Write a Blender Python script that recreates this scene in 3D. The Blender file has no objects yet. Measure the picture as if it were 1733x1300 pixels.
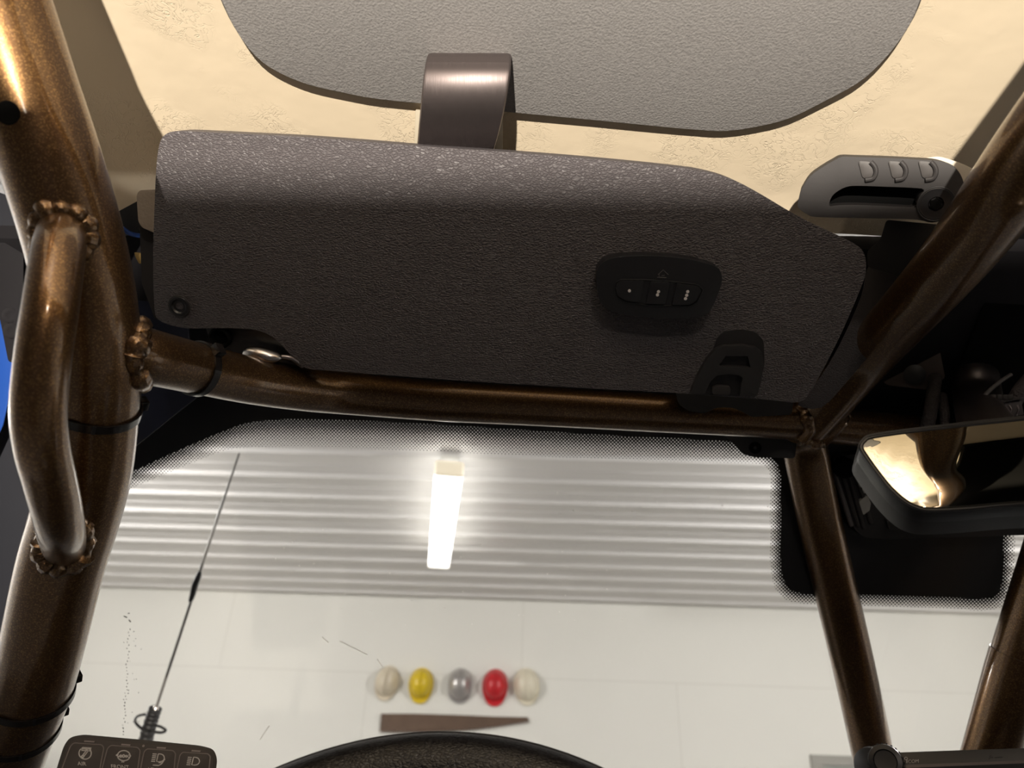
import bpy, bmesh, math, random
from mathutils import Vector, Matrix

# ------------------------------------------------------------------ camera
sc = bpy.context.scene
COL = sc.collection
W, H = 1733.0, 1300.0
LENS = 26.0
FPX = W * LENS / 36.0
O = Vector((0.0, 0.0, 1.35))
PITCH, YAW, ROLL = math.radians(30.0), math.radians(2.5), math.radians(2.4)
f0 = Vector((0, math.cos(PITCH), math.sin(PITCH)))
r0 = Vector((1, 0, 0))
u0 = Vector((0, -math.sin(PITCH), math.cos(PITCH)))
RY = Matrix.Rotation(YAW, 3, 'Z')
f0, r0, u0 = RY @ f0, RY @ r0, RY @ u0
CF = f0
CR = r0 * math.cos(ROLL) + u0 * math.sin(ROLL)
CU = u0 * math.cos(ROLL) - r0 * math.sin(ROLL)
cam_data = bpy.data.cameras.new('camera')
cam_data.lens = LENS
cam_data.sensor_width = 36.0
cam_data.clip_start = 0.02
cam_data.clip_end = 100
cam_data.dof.use_dof = True
cam_data.dof.focus_distance = 0.52
cam_data.dof.aperture_fstop = 8.0
cam = bpy.data.objects.new('camera', cam_data)
COL.objects.link(cam)
M = Matrix((CR, CU, -CF)).transposed().to_4x4()
M.translation = O
cam.matrix_world = M
sc.camera = cam

# ------------------------------------------------------------------ view / world
sc.view_settings.view_transform = 'Standard'
sc.view_settings.look = 'None'
sc.view_settings.gamma = 1
sc.view_settings.use_curve_mapping = False
sc.view_settings.exposure = 0.0
world = bpy.data.worlds.new('world')
world.use_nodes = True
world.node_tree.nodes['Background'].inputs[0].default_value = (1.0, 0.95, 0.9, 1)
world.node_tree.nodes['Background'].inputs[1].default_value = 0.005
sc.world = world

# ------------------------------------------------------------------ lights
def rel(x, y, z):
    return O + Vector((x, y, z))

def light(name, kind, loc, target, energy, color, **kw):
    l = bpy.data.lights.new(name, kind)
    l.energy = energy
    l.color = color
    for k, v in kw.items():
        setattr(l, k, v)
    o = bpy.data.objects.new(name, l)
    COL.objects.link(o)
    o.location = loc
    o.rotation_euler = (Vector(target) - Vector(loc)).to_track_quat('-Z', 'Y').to_euler()
    return o

WARM = (1.0, 0.91, 0.79)
# cargo lamp low behind the seats, shining forward under the roof past the headrest
light('cargo_lamp', 'SPOT', rel(-0.06, -1.0, -0.25), rel(0, 0.36, 0.30), 205.0, WARM, shadow_soft_size=0.010, spot_size=math.radians(56), spot_blend=0.35)
# dome lamp on the rear crossbar
light('dome_lamp', 'AREA', rel(0.17, -0.75, 0.30), rel(0, 0.4, 0.30), 1.25, (1.0, 0.87, 0.76), shape='DISK', size=0.06)
# unseen lamps added to light the garage wall and the ceiling ribs
for i, (x, y, e) in enumerate(((-3.1, 2.7, 210), (2.5, 2.7, 210))):
    light('garage_fill_lamp', 'POINT', (x, y, 2.62), (x, y, 0), e, (1.0, 0.98, 0.95), shadow_soft_size=0.12)

# ------------------------------------------------------------------ pixel -> place
def ray(px, py):
    return CF + CR * ((px - W / 2) / FPX) + CU * ((H / 2 - py) / FPX)

def at(px, py, d):
    """the point seen at a pixel, d metres along the camera axis"""
    return O + ray(px, py) * d

class Plane:
    """a real plane in the car; p(px,py) = where the sight line meets it, lifted by off along its normal"""
    def __init__(s, point, normal):
        s.o = Vector(point)
        s.n = Vector(normal).normalized()
    def p(s, px, py, off=0.0):
        r = ray(px, py)
        q = s.o + s.n * off
        return O + r * ((q - O).dot(s.n) / r.dot(s.n))
    def pts(s, l, off=0.0):
        return [s.p(a, b, off) for a, b in l]
    def axes(s, px, py):
        c = s.p(px, py)
        x = (s.p(px + 4, py) - c).normalized()
        y = s.n.cross(x).normalized()
        return c, x, y

def crop(l, ox, oy, k):
    return [(ox + a / k, oy + b / k) for a, b in l]

# ------------------------------------------------------------------ smoothing helpers
def cat(p0, p1, p2, p3, t):
    t2, t3 = t * t, t * t * t
    return 0.5 * ((2 * p1) + (p2 - p0) * t + (2 * p0 - 5 * p1 + 4 * p2 - p3) * t2 + (3 * p1 - p0 - 3 * p2 + p3) * t3)

def smooth_open(pts, n=6):
    pts = [Vector(p) for p in pts]
    out = []
    for i in range(len(pts) - 1):
        a = pts[max(i - 1, 0)]
        d = pts[min(i + 2, len(pts) - 1)]
        for k in range(n):
            out.append(cat(a, pts[i], pts[i + 1], d, k / n))
    out.append(pts[-1])
    return out

def smooth_closed(pts, n=4):
    pts = [Vector(p) for p in pts]
    m = len(pts)
    out = []
    for i in range(m):
        for k in range(n):
            out.append(cat(pts[i - 1], pts[i], pts[(i + 1) % m], pts[(i + 2) % m], k / n))
    return out

def rounded(pts, r, n=5):
    """round the corners of a closed 2D outline"""
    pts = [Vector(p) for p in pts]
    m = len(pts)
    out = []
    for i in range(m):
        a, b, c = pts[i - 1], pts[i], pts[(i + 1) % m]
        rr = r[i] if isinstance(r, (list, tuple)) else r
        la, lc = (a - b).length, (c - b).length
        q = min(rr, la * 0.45, lc * 0.45)
        if q < 1e-6:
            out.append(b)
            continue
        s, e = b + (a - b) * (q / la), b + (c - b) * (q / lc)
        for k in range(n + 1):
            t = k / n
            out.append(s * (1 - t) ** 2 + b * 2 * t * (1 - t) + e * t * t)
    return out

# ------------------------------------------------------------------ mesh helpers
def add_box(bm, c, ax, half):
    """box with centre c, axes ax (3 vectors) and half sizes"""
    vs = []
    for sx in (-1, 1):
        for sy in (-1, 1):
            for sz in (-1, 1):
                vs.append(bm.verts.new(c + ax[0] * half[0] * sx + ax[1] * half[1] * sy + ax[2] * half[2] * sz))
    for f in ((0, 1, 3, 2), (4, 6, 7, 5), (0, 4, 5, 1), (2, 3, 7, 6), (0, 2, 6, 4), (1, 5, 7, 3)):
        bm.faces.new([vs[i] for i in f])
    return bm

def boxm(c, half, ax=None, bevel=0.0, seg=2):
    bm = bmesh.new()
    add_box(bm, Vector(c), ax or (Vector((1, 0, 0)), Vector((0, 1, 0)), Vector((0, 0, 1))), half)
    bmesh.ops.recalc_face_normals(bm, faces=bm.faces)
    if bevel:
        bmesh.ops.bevel(bm, geom=list(bm.edges), offset=bevel, segments=seg, affect='EDGES', profile=0.5, clamp_overlap=True)
    return bm

def sweep(bm, path, rad, sides=32, cap=True, squash=None):
    """tube along path; rad number or function(t)->radius"""
    path = [Vector(p) for p in path]
    n = len(path)
    t = [(path[min(i + 1, n - 1)] - path[max(i - 1, 0)]).normalized() for i in range(n)]
    ref = Vector((0, 0, 1)) if abs(t[0].z) < 0.8 else Vector((1, 0, 0))
    u = t[0].cross(ref).normalized()
    rings = []
    for i in range(n):
        u = (u - t[i] * u.dot(t[i])).normalized()
        v = t[i].cross(u)
        r = rad(i / (n - 1)) if callable(rad) else rad
        rings.append([bm.verts.new(path[i] + (u * math.cos(2 * math.pi * k / sides) + v * math.sin(2 * math.pi * k / sides)) * r) for k in range(sides)])
    for i in range(n - 1):
        for k in range(sides):
            k2 = (k + 1) % sides
            bm.faces.new((rings[i][k], rings[i][k2], rings[i + 1][k2], rings[i + 1][k]))
    if cap:
        bm.faces.new(rings[0][::-1])
        bm.faces.new(rings[-1])
    return bm

def tubem(path, rad, sides=32, n=8, smooth=True):
    bm = bmesh.new()
    return sweep(bm, smooth_open(path, n) if smooth else path, rad, sides)

def ringm(path_closed, rad, sides=10):
    """closed loop tube, rad number or function(i)"""
    bm = bmesh.new()
    P = [Vector(p) for p in path_closed]
    n = len(P)
    cen = sum(P, Vector()) / n
    rings = []
    for i in range(n):
        t = (P[(i + 1) % n] - P[i - 1]).normalized()
        u = (P[i] - cen)
        u = (u - t * u.dot(t)).normalized()
        v = t.cross(u)
        r = rad(i) if callable(rad) else rad
        rings.append([bm.verts.new(P[i] + (u * math.cos(2 * math.pi * k / sides) + v * math.sin(2 * math.pi * k / sides)) * r) for k in range(sides)])
    for i in range(n):
        j = (i + 1) % n
        for k in range(sides):
            k2 = (k + 1) % sides
            bm.faces.new((rings[i][k], rings[i][k2], rings[j][k2], rings[j][k]))
    return bm

def lathem(c, axis, prof, sides=40):
    """prof: list of (radius, height along axis)"""
    bm = bmesh.new()
    axis = Vector(axis).normalized()
    ref = Vector((0, 0, 1)) if abs(axis.z) < 0.8 else Vector((1, 0, 0))
    u = axis.cross(ref).normalized()
    v = axis.cross(u)
    rings = []
    for r, h in prof:
        if r < 1e-6:
            rings.append([bm.verts.new(Vector(c) + axis * h)])
        else:
            rings.append([bm.verts.new(Vector(c) + axis * h + (u * math.cos(2 * math.pi * k / sides) + v * math.sin(2 * math.pi * k / sides)) * r) for k in range(sides)])
    for a, b in zip(rings, rings[1:]):
        for k in range(sides):
            k2 = (k + 1) % sides
            if len(a) == 1 and len(b) == 1:
                continue
            if len(a) == 1:
                bm.faces.new((a[0], b[k2], b[k]))
            elif len(b) == 1:
                bm.faces.new((a[k], a[k2], b[0]))
            else:
                bm.faces.new((a[k], a[k2], b[k2], b[k]))
    bmesh.ops.recalc_face_normals(bm, faces=bm.faces)
    return bm

def platem(front, n, thick, bevel=0.0, seg=3, holes=(), back_bevel=0.0):
    """solid plate: closed outline 'front' (3D, in a plane with normal n), extruded back by thick, front rim rounded"""
    bm = bmesh.new()
    n = Vector(n).normalized()
    loops = [list(front)] + [list(h) for h in holes]
    edges = []
    for lp in loops:
        vs = [bm.verts.new(p) for p in lp]
        for i in range(len(vs)):
            edges.append(bm.edges.new((vs[i], vs[(i + 1) % len(vs)])))
    bmesh.ops.triangle_fill(bm, edges=edges, use_beauty=True, use_dissolve=False, normal=n)
    bm.normal_update()
    for f in bm.faces:
        if f.normal.dot(n) < 0:
            f.normal_flip()
    fronts = list(bm.faces)
    res = bmesh.ops.extrude_face_region(bm, geom=fronts, use_keep_orig=True)
    nv = [g for g in res['geom'] if isinstance(g, bmesh.types.BMVert)]
    nf = [g for g in res['geom'] if isinstance(g, bmesh.types.BMFace)]
    bmesh.ops.translate(bm, verts=nv, vec=-n * thick)
    for f in nf:
        pass
    bmesh.ops.recalc_face_normals(bm, faces=bm.faces)
    if bevel:
        fset = set(f for f in fronts if f.is_valid)
        rim = [e for e in bm.edges if sum(1 for f in e.link_faces if f in fset) == 1]
        bmesh.ops.bevel(bm, geom=rim, offset=bevel, segments=seg, affect='EDGES', profile=0.5, clamp_overlap=True)
    if back_bevel:
        nset = set(f for f in nf if f.is_valid)
        rim = [e for e in bm.edges if sum(1 for f in e.link_faces if f in nset) == 1]
        bmesh.ops.bevel(bm, geom=rim, offset=back_bevel, segments=seg, affect='EDGES', profile=0.5, clamp_overlap=True)
    return bm

def pillow(outline2d, plane, thick, edge, off=0.0, seg=6, mid=0.0):
    """padded slab: rim rounded over a quarter circle of radius 'edge' by insetting the outline"""
    c2 = [Vector(p) for p in outline2d]
    front = plane.pts([(p.x, p.y) for p in c2], off)
    return platem(front, plane.n, thick, edge, seg)

# ------------------------------------------------------------------ linking
BASES = {}
def thing(name, label, cat, loc, group=None):
    o = bpy.data.objects.new(name, None)
    o.empty_display_size = 0.02
    COL.objects.link(o)
    o.location = loc
    o['label'] = label
    o['category'] = cat
    if group:
        o['group'] = group
    BASES[o.name] = Vector(loc)
    return o

def obj(name, bm, mat, parent=None, label=None, cat=None, group=None, kind=None, sharp=35, base=None):
    if parent is not None:
        b = BASES[parent.name]
    else:
        xs = [v.co for v in bm.verts]
        mn = Vector([min(v[i] for v in xs) for i in range(3)])
        mx = Vector([max(v[i] for v in xs) for i in range(3)])
        b = Vector(base) if base is not None else Vector(((mn.x + mx.x) / 2, (mn.y + mx.y) / 2, mn.z))
    for v in bm.verts:
        v.co -= b
    me = bpy.data.meshes.new(name)
    bm.to_mesh(me)
    bm.free()
    me.polygons.foreach_set('use_smooth', [True] * len(me.polygons))
    me.set_sharp_from_angle(angle=math.radians(sharp))
    me.materials.append(mat)
    o = bpy.data.objects.new(name, me)
    COL.objects.link(o)
    if parent is not None:
        o.parent = parent
    else:
        o.location = b
    BASES[o.name] = b
    if label:
        o['label'] = label
    if cat:
        o['category'] = cat
    if group:
        o['group'] = group
    if kind:
        o['kind'] = kind
    return o

def textm(s, c, x, y, n, size, depth=0.0004, align='CENTER'):
    """raised lettering as a bmesh; c = baseline point"""
    cu = bpy.data.curves.new('lettering', 'FONT')
    cu.body = s
    cu.size = size
    cu.extrude = depth
    cu.align_x = align
    o = bpy.data.objects.new('lettering', cu)
    COL.objects.link(o)
    dg = bpy.context.evaluated_depsgraph_get()
    me = bpy.data.meshes.new_from_object(o.evaluated_get(dg))
    bm = bmesh.new()
    bm.from_mesh(me)
    bpy.data.objects.remove(o)
    bpy.data.curves.remove(cu)
    bpy.data.meshes.remove(me)
    for v in bm.verts:
        v.co = c + x * v.co.x + y * v.co.y + n * v.co.z
    return bm

# ------------------------------------------------------------------ materials
def new_mat(name):
    m = bpy.data.materials.new(name)
    m.use_nodes = True
    nt = m.node_tree
    b = nt.nodes['Principled BSDF']
    return m, nt, b

def N(nt, kind, **kw):
    n = nt.nodes.new(kind)
    for k, v in kw.items():
        if k.startswith('i_'):
            key = k[2:]
            key = int(key) if key.isdigit() else key
            n.inputs[key].default_value = v
        else:
            setattr(n, k, v)
    return n

def simple(name, col, rough=0.5, metal=0.0, spec=0.5, var=0.0, vscale=40, bump=0.0, bscale=300, coat=0.0, emit=None, estr=0.0, bdist=0.001):
    m, nt, b = new_mat(name)
    b.inputs['Base Color'].default_value = (*col, 1)
    b.inputs['Roughness'].default_value = rough
    b.inputs['Metallic'].default_value = metal
    b.inputs['Specular IOR Level'].default_value = spec
    b.inputs['Coat Weight'].default_value = coat
    b.inputs['Coat Roughness'].default_value = 0.08
    tc = N(nt, 'ShaderNodeTexCoord')
    if var:
        nz = N(nt, 'ShaderNodeTexNoise', i_Scale=vscale, i_Detail=4.0)
        nt.links.new(tc.outputs['Object'], nz.inputs['Vector'])
        mx = N(nt, 'ShaderNodeMix', data_type='RGBA')
        mx.inputs['A'].default_value = (*[c * (1 - var) for c in col], 1)
        mx.inputs['B'].default_value = (*[min(1, c * (1 + var)) for c in col], 1)
        nt.links.new(nz.outputs['Fac'], mx.inputs['Factor'])
        nt.links.new(mx.outputs['Result'], b.inputs['Base Color'])
    if bump:
        nz = N(nt, 'ShaderNodeTexNoise', i_Scale=bscale, i_Detail=3.0)
        nt.links.new(tc.outputs['Object'], nz.inputs['Vector'])
        bp = N(nt, 'ShaderNodeBump', i_Strength=bump, i_Distance=bdist)
        nt.links.new(nz.outputs['Fac'], bp.inputs['Height'])
        nt.links.new(bp.outputs['Normal'], b.inputs['Normal'])
    if emit:
        b.inputs['Emission Color'].default_value = (*emit, 1)
        b.inputs['Emission Strength'].default_value = estr
    return m

def mat_leather(name, col, rough=0.55, scale=520, strength=0.5, scuffs=True):
    m, nt, b = new_mat(name)
    tc = N(nt, 'ShaderNodeTexCoord')
    mp = N(nt, 'ShaderNodeMapping')
    mp.inputs['Scale'].default_value = (0.62, 1.15, 1.15)
    nt.links.new(tc.outputs['Object'], mp.inputs['Vector'])
    wn = N(nt, 'ShaderNodeTexNoise', i_Scale=150.0, i_Detail=2.0)
    nt.links.new(mp.outputs['Vector'], wn.inputs['Vector'])
    sub = N(nt, 'ShaderNodeVectorMath', operation='MULTIPLY_ADD')
    sub.inputs[1].default_value = (0.004, 0.004, 0.004)
    nt.links.new(wn.outputs['Color'], sub.inputs[0])
    nt.links.new(mp.outputs['Vector'], sub.inputs[2])
    vo = N(nt, 'ShaderNodeTexVoronoi', feature='DISTANCE_TO_EDGE', i_Scale=float(scale))
    nt.links.new(sub.outputs['Vector'], vo.inputs['Vector'])
    rm = N(nt, 'ShaderNodeMapRange')
    rm.inputs['From Min'].default_value = 0.0
    rm.inputs['From Max'].default_value = 0.25
    nt.links.new(vo.outputs['Distance'], rm.inputs['Value'])
    bp = N(nt, 'ShaderNodeBump', i_Strength=strength, i_Distance=0.0007)
    nt.links.new(rm.outputs['Result'], bp.inputs['Height'])
    nt.links.new(bp.outputs['Normal'], b.inputs['Normal'])
    b.inputs['Base Color'].default_value = (*col, 1)
    b.inputs['Roughness'].default_value = rough
    b.inputs['Specular IOR Level'].default_value = 0.45
    return m

def mat_bronze():
    m, nt, b = new_mat('bronze_metallic_paint')
    tc = N(nt, 'ShaderNodeTexCoord')
    nz = N(nt, 'ShaderNodeTexVoronoi', i_Scale=1500.0)
    nt.links.new(tc.outputs['Object'], nz.inputs['Vector'])
    mx = N(nt, 'ShaderNodeMix', data_type='RGBA')
    mx.inputs['A'].default_value = (0.115, 0.060, 0.024, 1)
    mx.inputs['B'].default_value = (0.29, 0.165, 0.06, 1)
    sep = N(nt, 'ShaderNodeSeparateColor')
    nt.links.new(nz.outputs['Color'], sep.inputs['Color'])
    pw = N(nt, 'ShaderNodeMath', operation='POWER')
    pw.inputs[1].default_value = 4.0
    nt.links.new(sep.outputs['Red'], pw.inputs[0])
    nt.links.new(pw.outputs[0], mx.inputs['Factor'])
    nt.links.new(mx.outputs['Result'], b.inputs['Base Color'])
    b.inputs['Metallic'].default_value = 0.82
    b.inputs['Roughness'].default_value = 0.33
    b.inputs['Coat Weight'].default_value = 0.8
    b.inputs['Coat Roughness'].default_value = 0.10
    bp = N(nt, 'ShaderNodeBump', i_Strength=0.05, i_Distance=0.0003)
    nt.links.new(sep.outputs['Green'], bp.inputs['Height'])
    nt.links.new(bp.outputs['Normal'], b.inputs['Normal'])
    return m

def mat_roof():
    m, nt, b = new_mat('cream_textured_shell')
    tc = N(nt, 'ShaderNodeTexCoord')
    big = N(nt, 'ShaderNodeTexNoise', i_Scale=14.0, i_Detail=2.0)
    nt.links.new(tc.outputs['Object'], big.inputs['Vector'])
    nz = N(nt, 'ShaderNodeTexNoise', i_Scale=110.0, i_Detail=5.0, i_Distortion=1.6)
    nt.links.new(tc.outputs['Object'], nz.inputs['Vector'])
    # thin curved creases where the coarse noise crosses its middle, only in patches
    ab = N(nt, 'ShaderNodeMath', operation='SUBTRACT')
    ab.inputs[1].default_value = 0.5
    nt.links.new(nz.outputs['Fac'], ab.inputs[0])
    aa = N(nt, 'ShaderNodeMath', operation='ABSOLUTE')
    nt.links.new(ab.outputs[0], aa.inputs[0])
    rm = N(nt, 'ShaderNodeMapRange')
    rm.inputs['From Min'].default_value = 0.0
    rm.inputs['From Max'].default_value = 0.03
    nt.links.new(aa.outputs[0], rm.inputs['Value'])
    pm = N(nt, 'ShaderNodeMapRange')
    pm.inputs['From Min'].default_value = 0.49
    pm.inputs['From Max'].default_value = 0.70
    nt.links.new(big.outputs['Fac'], pm.inputs['Value'])
    mul = N(nt, 'ShaderNodeMath', operation='MULTIPLY')
    nt.links.new(rm.outputs['Result'], mul.inputs[0])
    nt.links.new(pm.outputs['Result'], mul.inputs[1])
    lo = N(nt, 'ShaderNodeTexNoise', i_Scale=45.0, i_Detail=2.0)
    nt.links.new(tc.outputs['Object'], lo.inputs['Vector'])
    add = N(nt, 'ShaderNodeMath', operation='MULTIPLY_ADD')
    add.inputs[1].default_value = 1.0
    nt.links.new(lo.outputs['Fac'], add.inputs[0])
    nt.links.new(mul.outputs[0], add.inputs[2])
    bp = N(nt, 'ShaderNodeBump', i_Strength=0.5, i_Distance=0.0010)
    nt.links.new(add.outputs[0], bp.inputs['Height'])
    nt.links.new(bp.outputs['Normal'], b.inputs['Normal'])
    b.inputs['Base Color'].default_value = (0.80, 0.68, 0.50, 1)
    b.inputs['Roughness'].default_value = 0.42
    b.inputs['Specular IOR Level'].default_value = 0.35
    return m

def mat_foam():
    m, nt, b = new_mat('grey_felt')
    tc = N(nt, 'ShaderNodeTexCoord')
    nz = N(nt, 'ShaderNodeTexNoise', i_Scale=700.0, i_Detail=2.0)
    nt.links.new(tc.outputs['Object'], nz.inputs['Vector'])
    mx = N(nt, 'ShaderNodeMix', data_type='RGBA')
    mx.inputs['A'].default_value = (0.19, 0.182, 0.178, 1)
    mx.inputs['B'].default_value = (0.38, 0.365, 0.355, 1)
    nt.links.new(nz.outputs['Fac'], mx.inputs['Factor'])
    nt.links.new(mx.outputs['Result'], b.inputs['Base Color'])
    b.inputs['Roughness'].default_value = 0.95
    b.inputs['Specular IOR Level'].default_value = 0.1
    bp = N(nt, 'ShaderNodeBump', i_Strength=0.4, i_Distance=0.0011)
    nt.links.new(nz.outputs['Fac'], bp.inputs['Height'])
    nt.links.new(bp.outputs['Normal'], b.inputs['Normal'])
    return m

def mat_brushed():
    m, nt, b = new_mat('brushed_dark_aluminium')
    tc = N(nt, 'ShaderNodeTexCoord')
    mp = N(nt, 'ShaderNodeMapping')
    mp.inputs['Scale'].default_value = (2600.0, 90.0, 90.0)
    nt.links.new(tc.outputs['Object'], mp.inputs['Vector'])
    nz = N(nt, 'ShaderNodeTexNoise', i_Scale=1.0, i_Detail=2.0)
    nt.links.new(mp.outputs['Vector'], nz.inputs['Vector'])
    rm = N(nt, 'ShaderNodeMapRange')
    rm.inputs['To Min'].default_value = 0.38
    rm.inputs['To Max'].default_value = 0.62
    nt.links.new(nz.outputs['Fac'], rm.inputs['Value'])
    nt.links.new(rm.outputs['Result'], b.inputs['Roughness'])
    b.inputs['Base Color'].default_value = (0.18, 0.152, 0.148, 1)
    b.inputs['Metallic'].default_value = 0.9
    bp = N(nt, 'ShaderNodeBump', i_Strength=0.12, i_Distance=0.0003)
    nt.links.new(nz.outputs['Fac'], bp.inputs['Height'])
    nt.links.new(bp.outputs['Normal'], b.inputs['Normal'])
    return m

def mat_glass():
    m, nt, b = new_mat('windshield_glass')
    nt.nodes.remove(b)
    out = nt.nodes['Material Output']
    tr = N(nt, 'ShaderNodeBsdfTransparent')
    tr.inputs['Color'].default_value = (0.96, 0.96, 0.955, 1)
    gl = N(nt, 'ShaderNodeBsdfGlossy', i_Roughness=0.02)
    fr = N(nt, 'ShaderNodeFresnel', i_IOR=1.45)
    ge = N(nt, 'ShaderNodeNewGeometry')
    k = N(nt, 'ShaderNodeMath', operation='MULTIPLY')
    k.inputs[1].default_value = 0.8
    nt.links.new(fr.outputs[0], k.inputs[0])
    mx = N(nt, 'ShaderNodeMixShader')
    nt.links.new(k.outputs[0], mx.inputs[0])
    nt.links.new(tr.outputs[0], mx.inputs[1])
    nt.links.new(gl.outputs[0], mx.inputs[2])
    nt.links.new(mx.outputs[0], out.inputs['Surface'])
    return m

def mat_halftone():
    m, nt, b = new_mat('frit_dots')
    out = nt.nodes['Material Output']
    b.inputs['Base Color'].default_value = (0.012, 0.012, 0.013, 1)
    b.inputs['Roughness'].default_value = 0.45
    uv = N(nt, 'ShaderNodeUVMap', uv_map='cells')
    bv = N(nt, 'ShaderNodeUVMap', uv_map='across')
    lens = []
    for off in (0.0, 0.5):
        ad = N(nt, 'ShaderNodeVectorMath', operation='ADD')
        ad.inputs[1].default_value = (off, off, 0)
        nt.links.new(uv.outputs[0], ad.inputs[0])
        fr = N(nt, 'ShaderNodeVectorMath', operation='FRACTION')
        nt.links.new(ad.outputs[0], fr.inputs[0])
        sb = N(nt, 'ShaderNodeVectorMath', operation='SUBTRACT')
        sb.inputs[1].default_value = (0.5, 0.5, 0)
        nt.links.new(fr.outputs[0], sb.inputs[0])
        ln = N(nt, 'ShaderNodeVectorMath', operation='LENGTH')
        nt.links.new(sb.outputs[0], ln.inputs[0])
        lens.append(ln)
    mn = N(nt, 'ShaderNodeMath', operation='MINIMUM')
    nt.links.new(lens[0].outputs['Value'], mn.inputs[0])
    nt.links.new(lens[1].outputs['Value'], mn.inputs[1])
    sx = N(nt, 'ShaderNodeSeparateXYZ')
    nt.links.new(bv.outputs[0], sx.inputs[0])
    rr = N(nt, 'ShaderNodeMapRange')
    rr.inputs['To Min'].default_value = 0.395
    rr.inputs['To Max'].default_value = 0.14
    pw = N(nt, 'ShaderNodeMath', operation='POWER')
    pw.inputs[1].default_value = 1.5
    nt.links.new(sx.outputs['X'], pw.inputs[0])
    nt.links.new(pw.outputs[0], rr.inputs['Value'])
    lt = N(nt, 'ShaderNodeMath', operation='LESS_THAN')
    nt.links.new(mn.outputs[0], lt.inputs[0])
    nt.links.new(rr.outputs['Result'], lt.inputs[1])
    tr = N(nt, 'ShaderNodeBsdfTransparent')
    mx = N(nt, 'ShaderNodeMixShader')
    nt.links.new(lt.outputs[0], mx.inputs[0])
    nt.links.new(tr.outputs[0], mx.inputs[1])
    nt.links.new(b.outputs[0], mx.inputs[2])
    nt.links.new(mx.outputs[0], out.inputs['Surface'])
    return m

def mat_wall():
    m, nt, b = new_mat('white_wall_board')
    tc = N(nt, 'ShaderNodeTexCoord')
    br = N(nt, 'ShaderNodeTexBrick')
    br.offset = 0.5
    br.inputs['Color1'].default_value = (0.80, 0.785, 0.735, 1)
    br.inputs['Color2'].default_value = (0.79, 0.775, 0.725, 1)
    br.inputs['Mortar'].default_value = (0.70, 0.68, 0.63, 1)
    br.inputs['Scale'].default_value = 1.0
    br.inputs['Mortar Size'].default_value = 0.004
    br.inputs['Brick Width'].default_value = 2.44
    br.inputs['Row Height'].default_value = 1.22
    mp = N(nt, 'ShaderNodeMapping')
    mp.inputs['Rotation'].default_value = (math.radians(90), 0, 0)
    mp.inputs['Location'].default_value = (0.1, -0.17, 0)
    nt.links.new(tc.outputs['Object'], mp.inputs['Vector'])
    nt.links.new(mp.outputs['Vector'], br.inputs['Vector'])
    nz = N(nt, 'ShaderNodeTexNoise', i_Scale=1.6, i_Detail=3.0)
    nt.links.new(tc.outputs['Object'], nz.inputs['Vector'])
    mx = N(nt, 'ShaderNodeMix', data_type='RGBA', blend_type='MULTIPLY')
    rm = N(nt, 'ShaderNodeMapRange')
    rm.inputs['To Min'].default_value = 0.95
    rm.inputs['To Max'].default_value = 1.0
    nt.links.new(nz.outputs['Fac'], rm.inputs['Value'])
    mx.inputs['Factor'].default_value = 1.0
    nt.links.new(br.outputs['Color'], mx.inputs['A'])
    nt.links.new(rm.outputs['Result'], mx.inputs['B'])
    nt.links.new(mx.outputs['Result'], b.inputs['Base Color'])
    b.inputs['Roughness'].default_value = 0.7
    return m

BRONZE = mat_bronze()
CREAM = mat_roof()
FELT = mat_foam()
LEATHER = mat_leather('charcoal_grained_vinyl', (0.090, 0.080, 0.084), 0.50, 560, 0.65)
WHEEL = mat_leather('black_grained_leather', (0.007, 0.006, 0.007), 0.33, 700, 0.28)
BRUSHED = mat_brushed()
BLACK = simple('black_plastic', (0.022, 0.021, 0.022), 0.5, bump=0.15, bscale=1400, bdist=0.0003)
BLACK2 = simple('satin_black_plastic', (0.014, 0.014, 0.016), 0.34)
RUBBER = simple('charcoal_rubber', (0.030, 0.027, 0.027), 0.62, bump=0.12, bscale=1800, bdist=0.0003)
SHADE = simple('shade_black', (0.006, 0.006, 0.006), 0.9, spec=0.05)  # near-black: shade in holes and on the unlit roof put into the colour
FLATBLACK = simple('matt_black_trim', (0.016, 0.015, 0.017), 0.75, spec=0.15)
NAVY = simple('navy_painted_metal', (0.010, 0.014, 0.035), 0.4)
BLUE = simple('blue_paint', (0.015, 0.075, 0.36), 0.3, coat=0.5)
GLOSSY = simple('glossy_black_nylon', (0.012, 0.010, 0.010), 0.22)
CHROME = simple('satin_silver', (0.55, 0.52, 0.50), 0.25, 1.0)
GREYMETAL = simple('grey_metal', (0.34, 0.30, 0.30), 0.32, 1.0)
PRINT = simple('white_print', (0.80, 0.76, 0.74), 0.6)
GREYPRINT = simple('grey_print', (0.30, 0.27, 0.27), 0.6)
TAN = simple('tan_plastic', (0.30, 0.25, 0.20), 0.6, bump=0.3, bscale=500)
GLASS = mat_glass()
DOTS = mat_halftone()
DUST, nt_, b_ = new_mat('pale_dust')
tl_ = N(nt_, 'ShaderNodeBsdfTranslucent')
tl_.inputs['Color'].default_value = (1, 0.98, 0.94, 1)
nt_.links.new(tl_.outputs[0], nt_.nodes['Material Output'].inputs['Surface'])
FRIT = simple('black_frit', (0.012, 0.012, 0.013), 0.42)
WALL = mat_wall()

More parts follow.
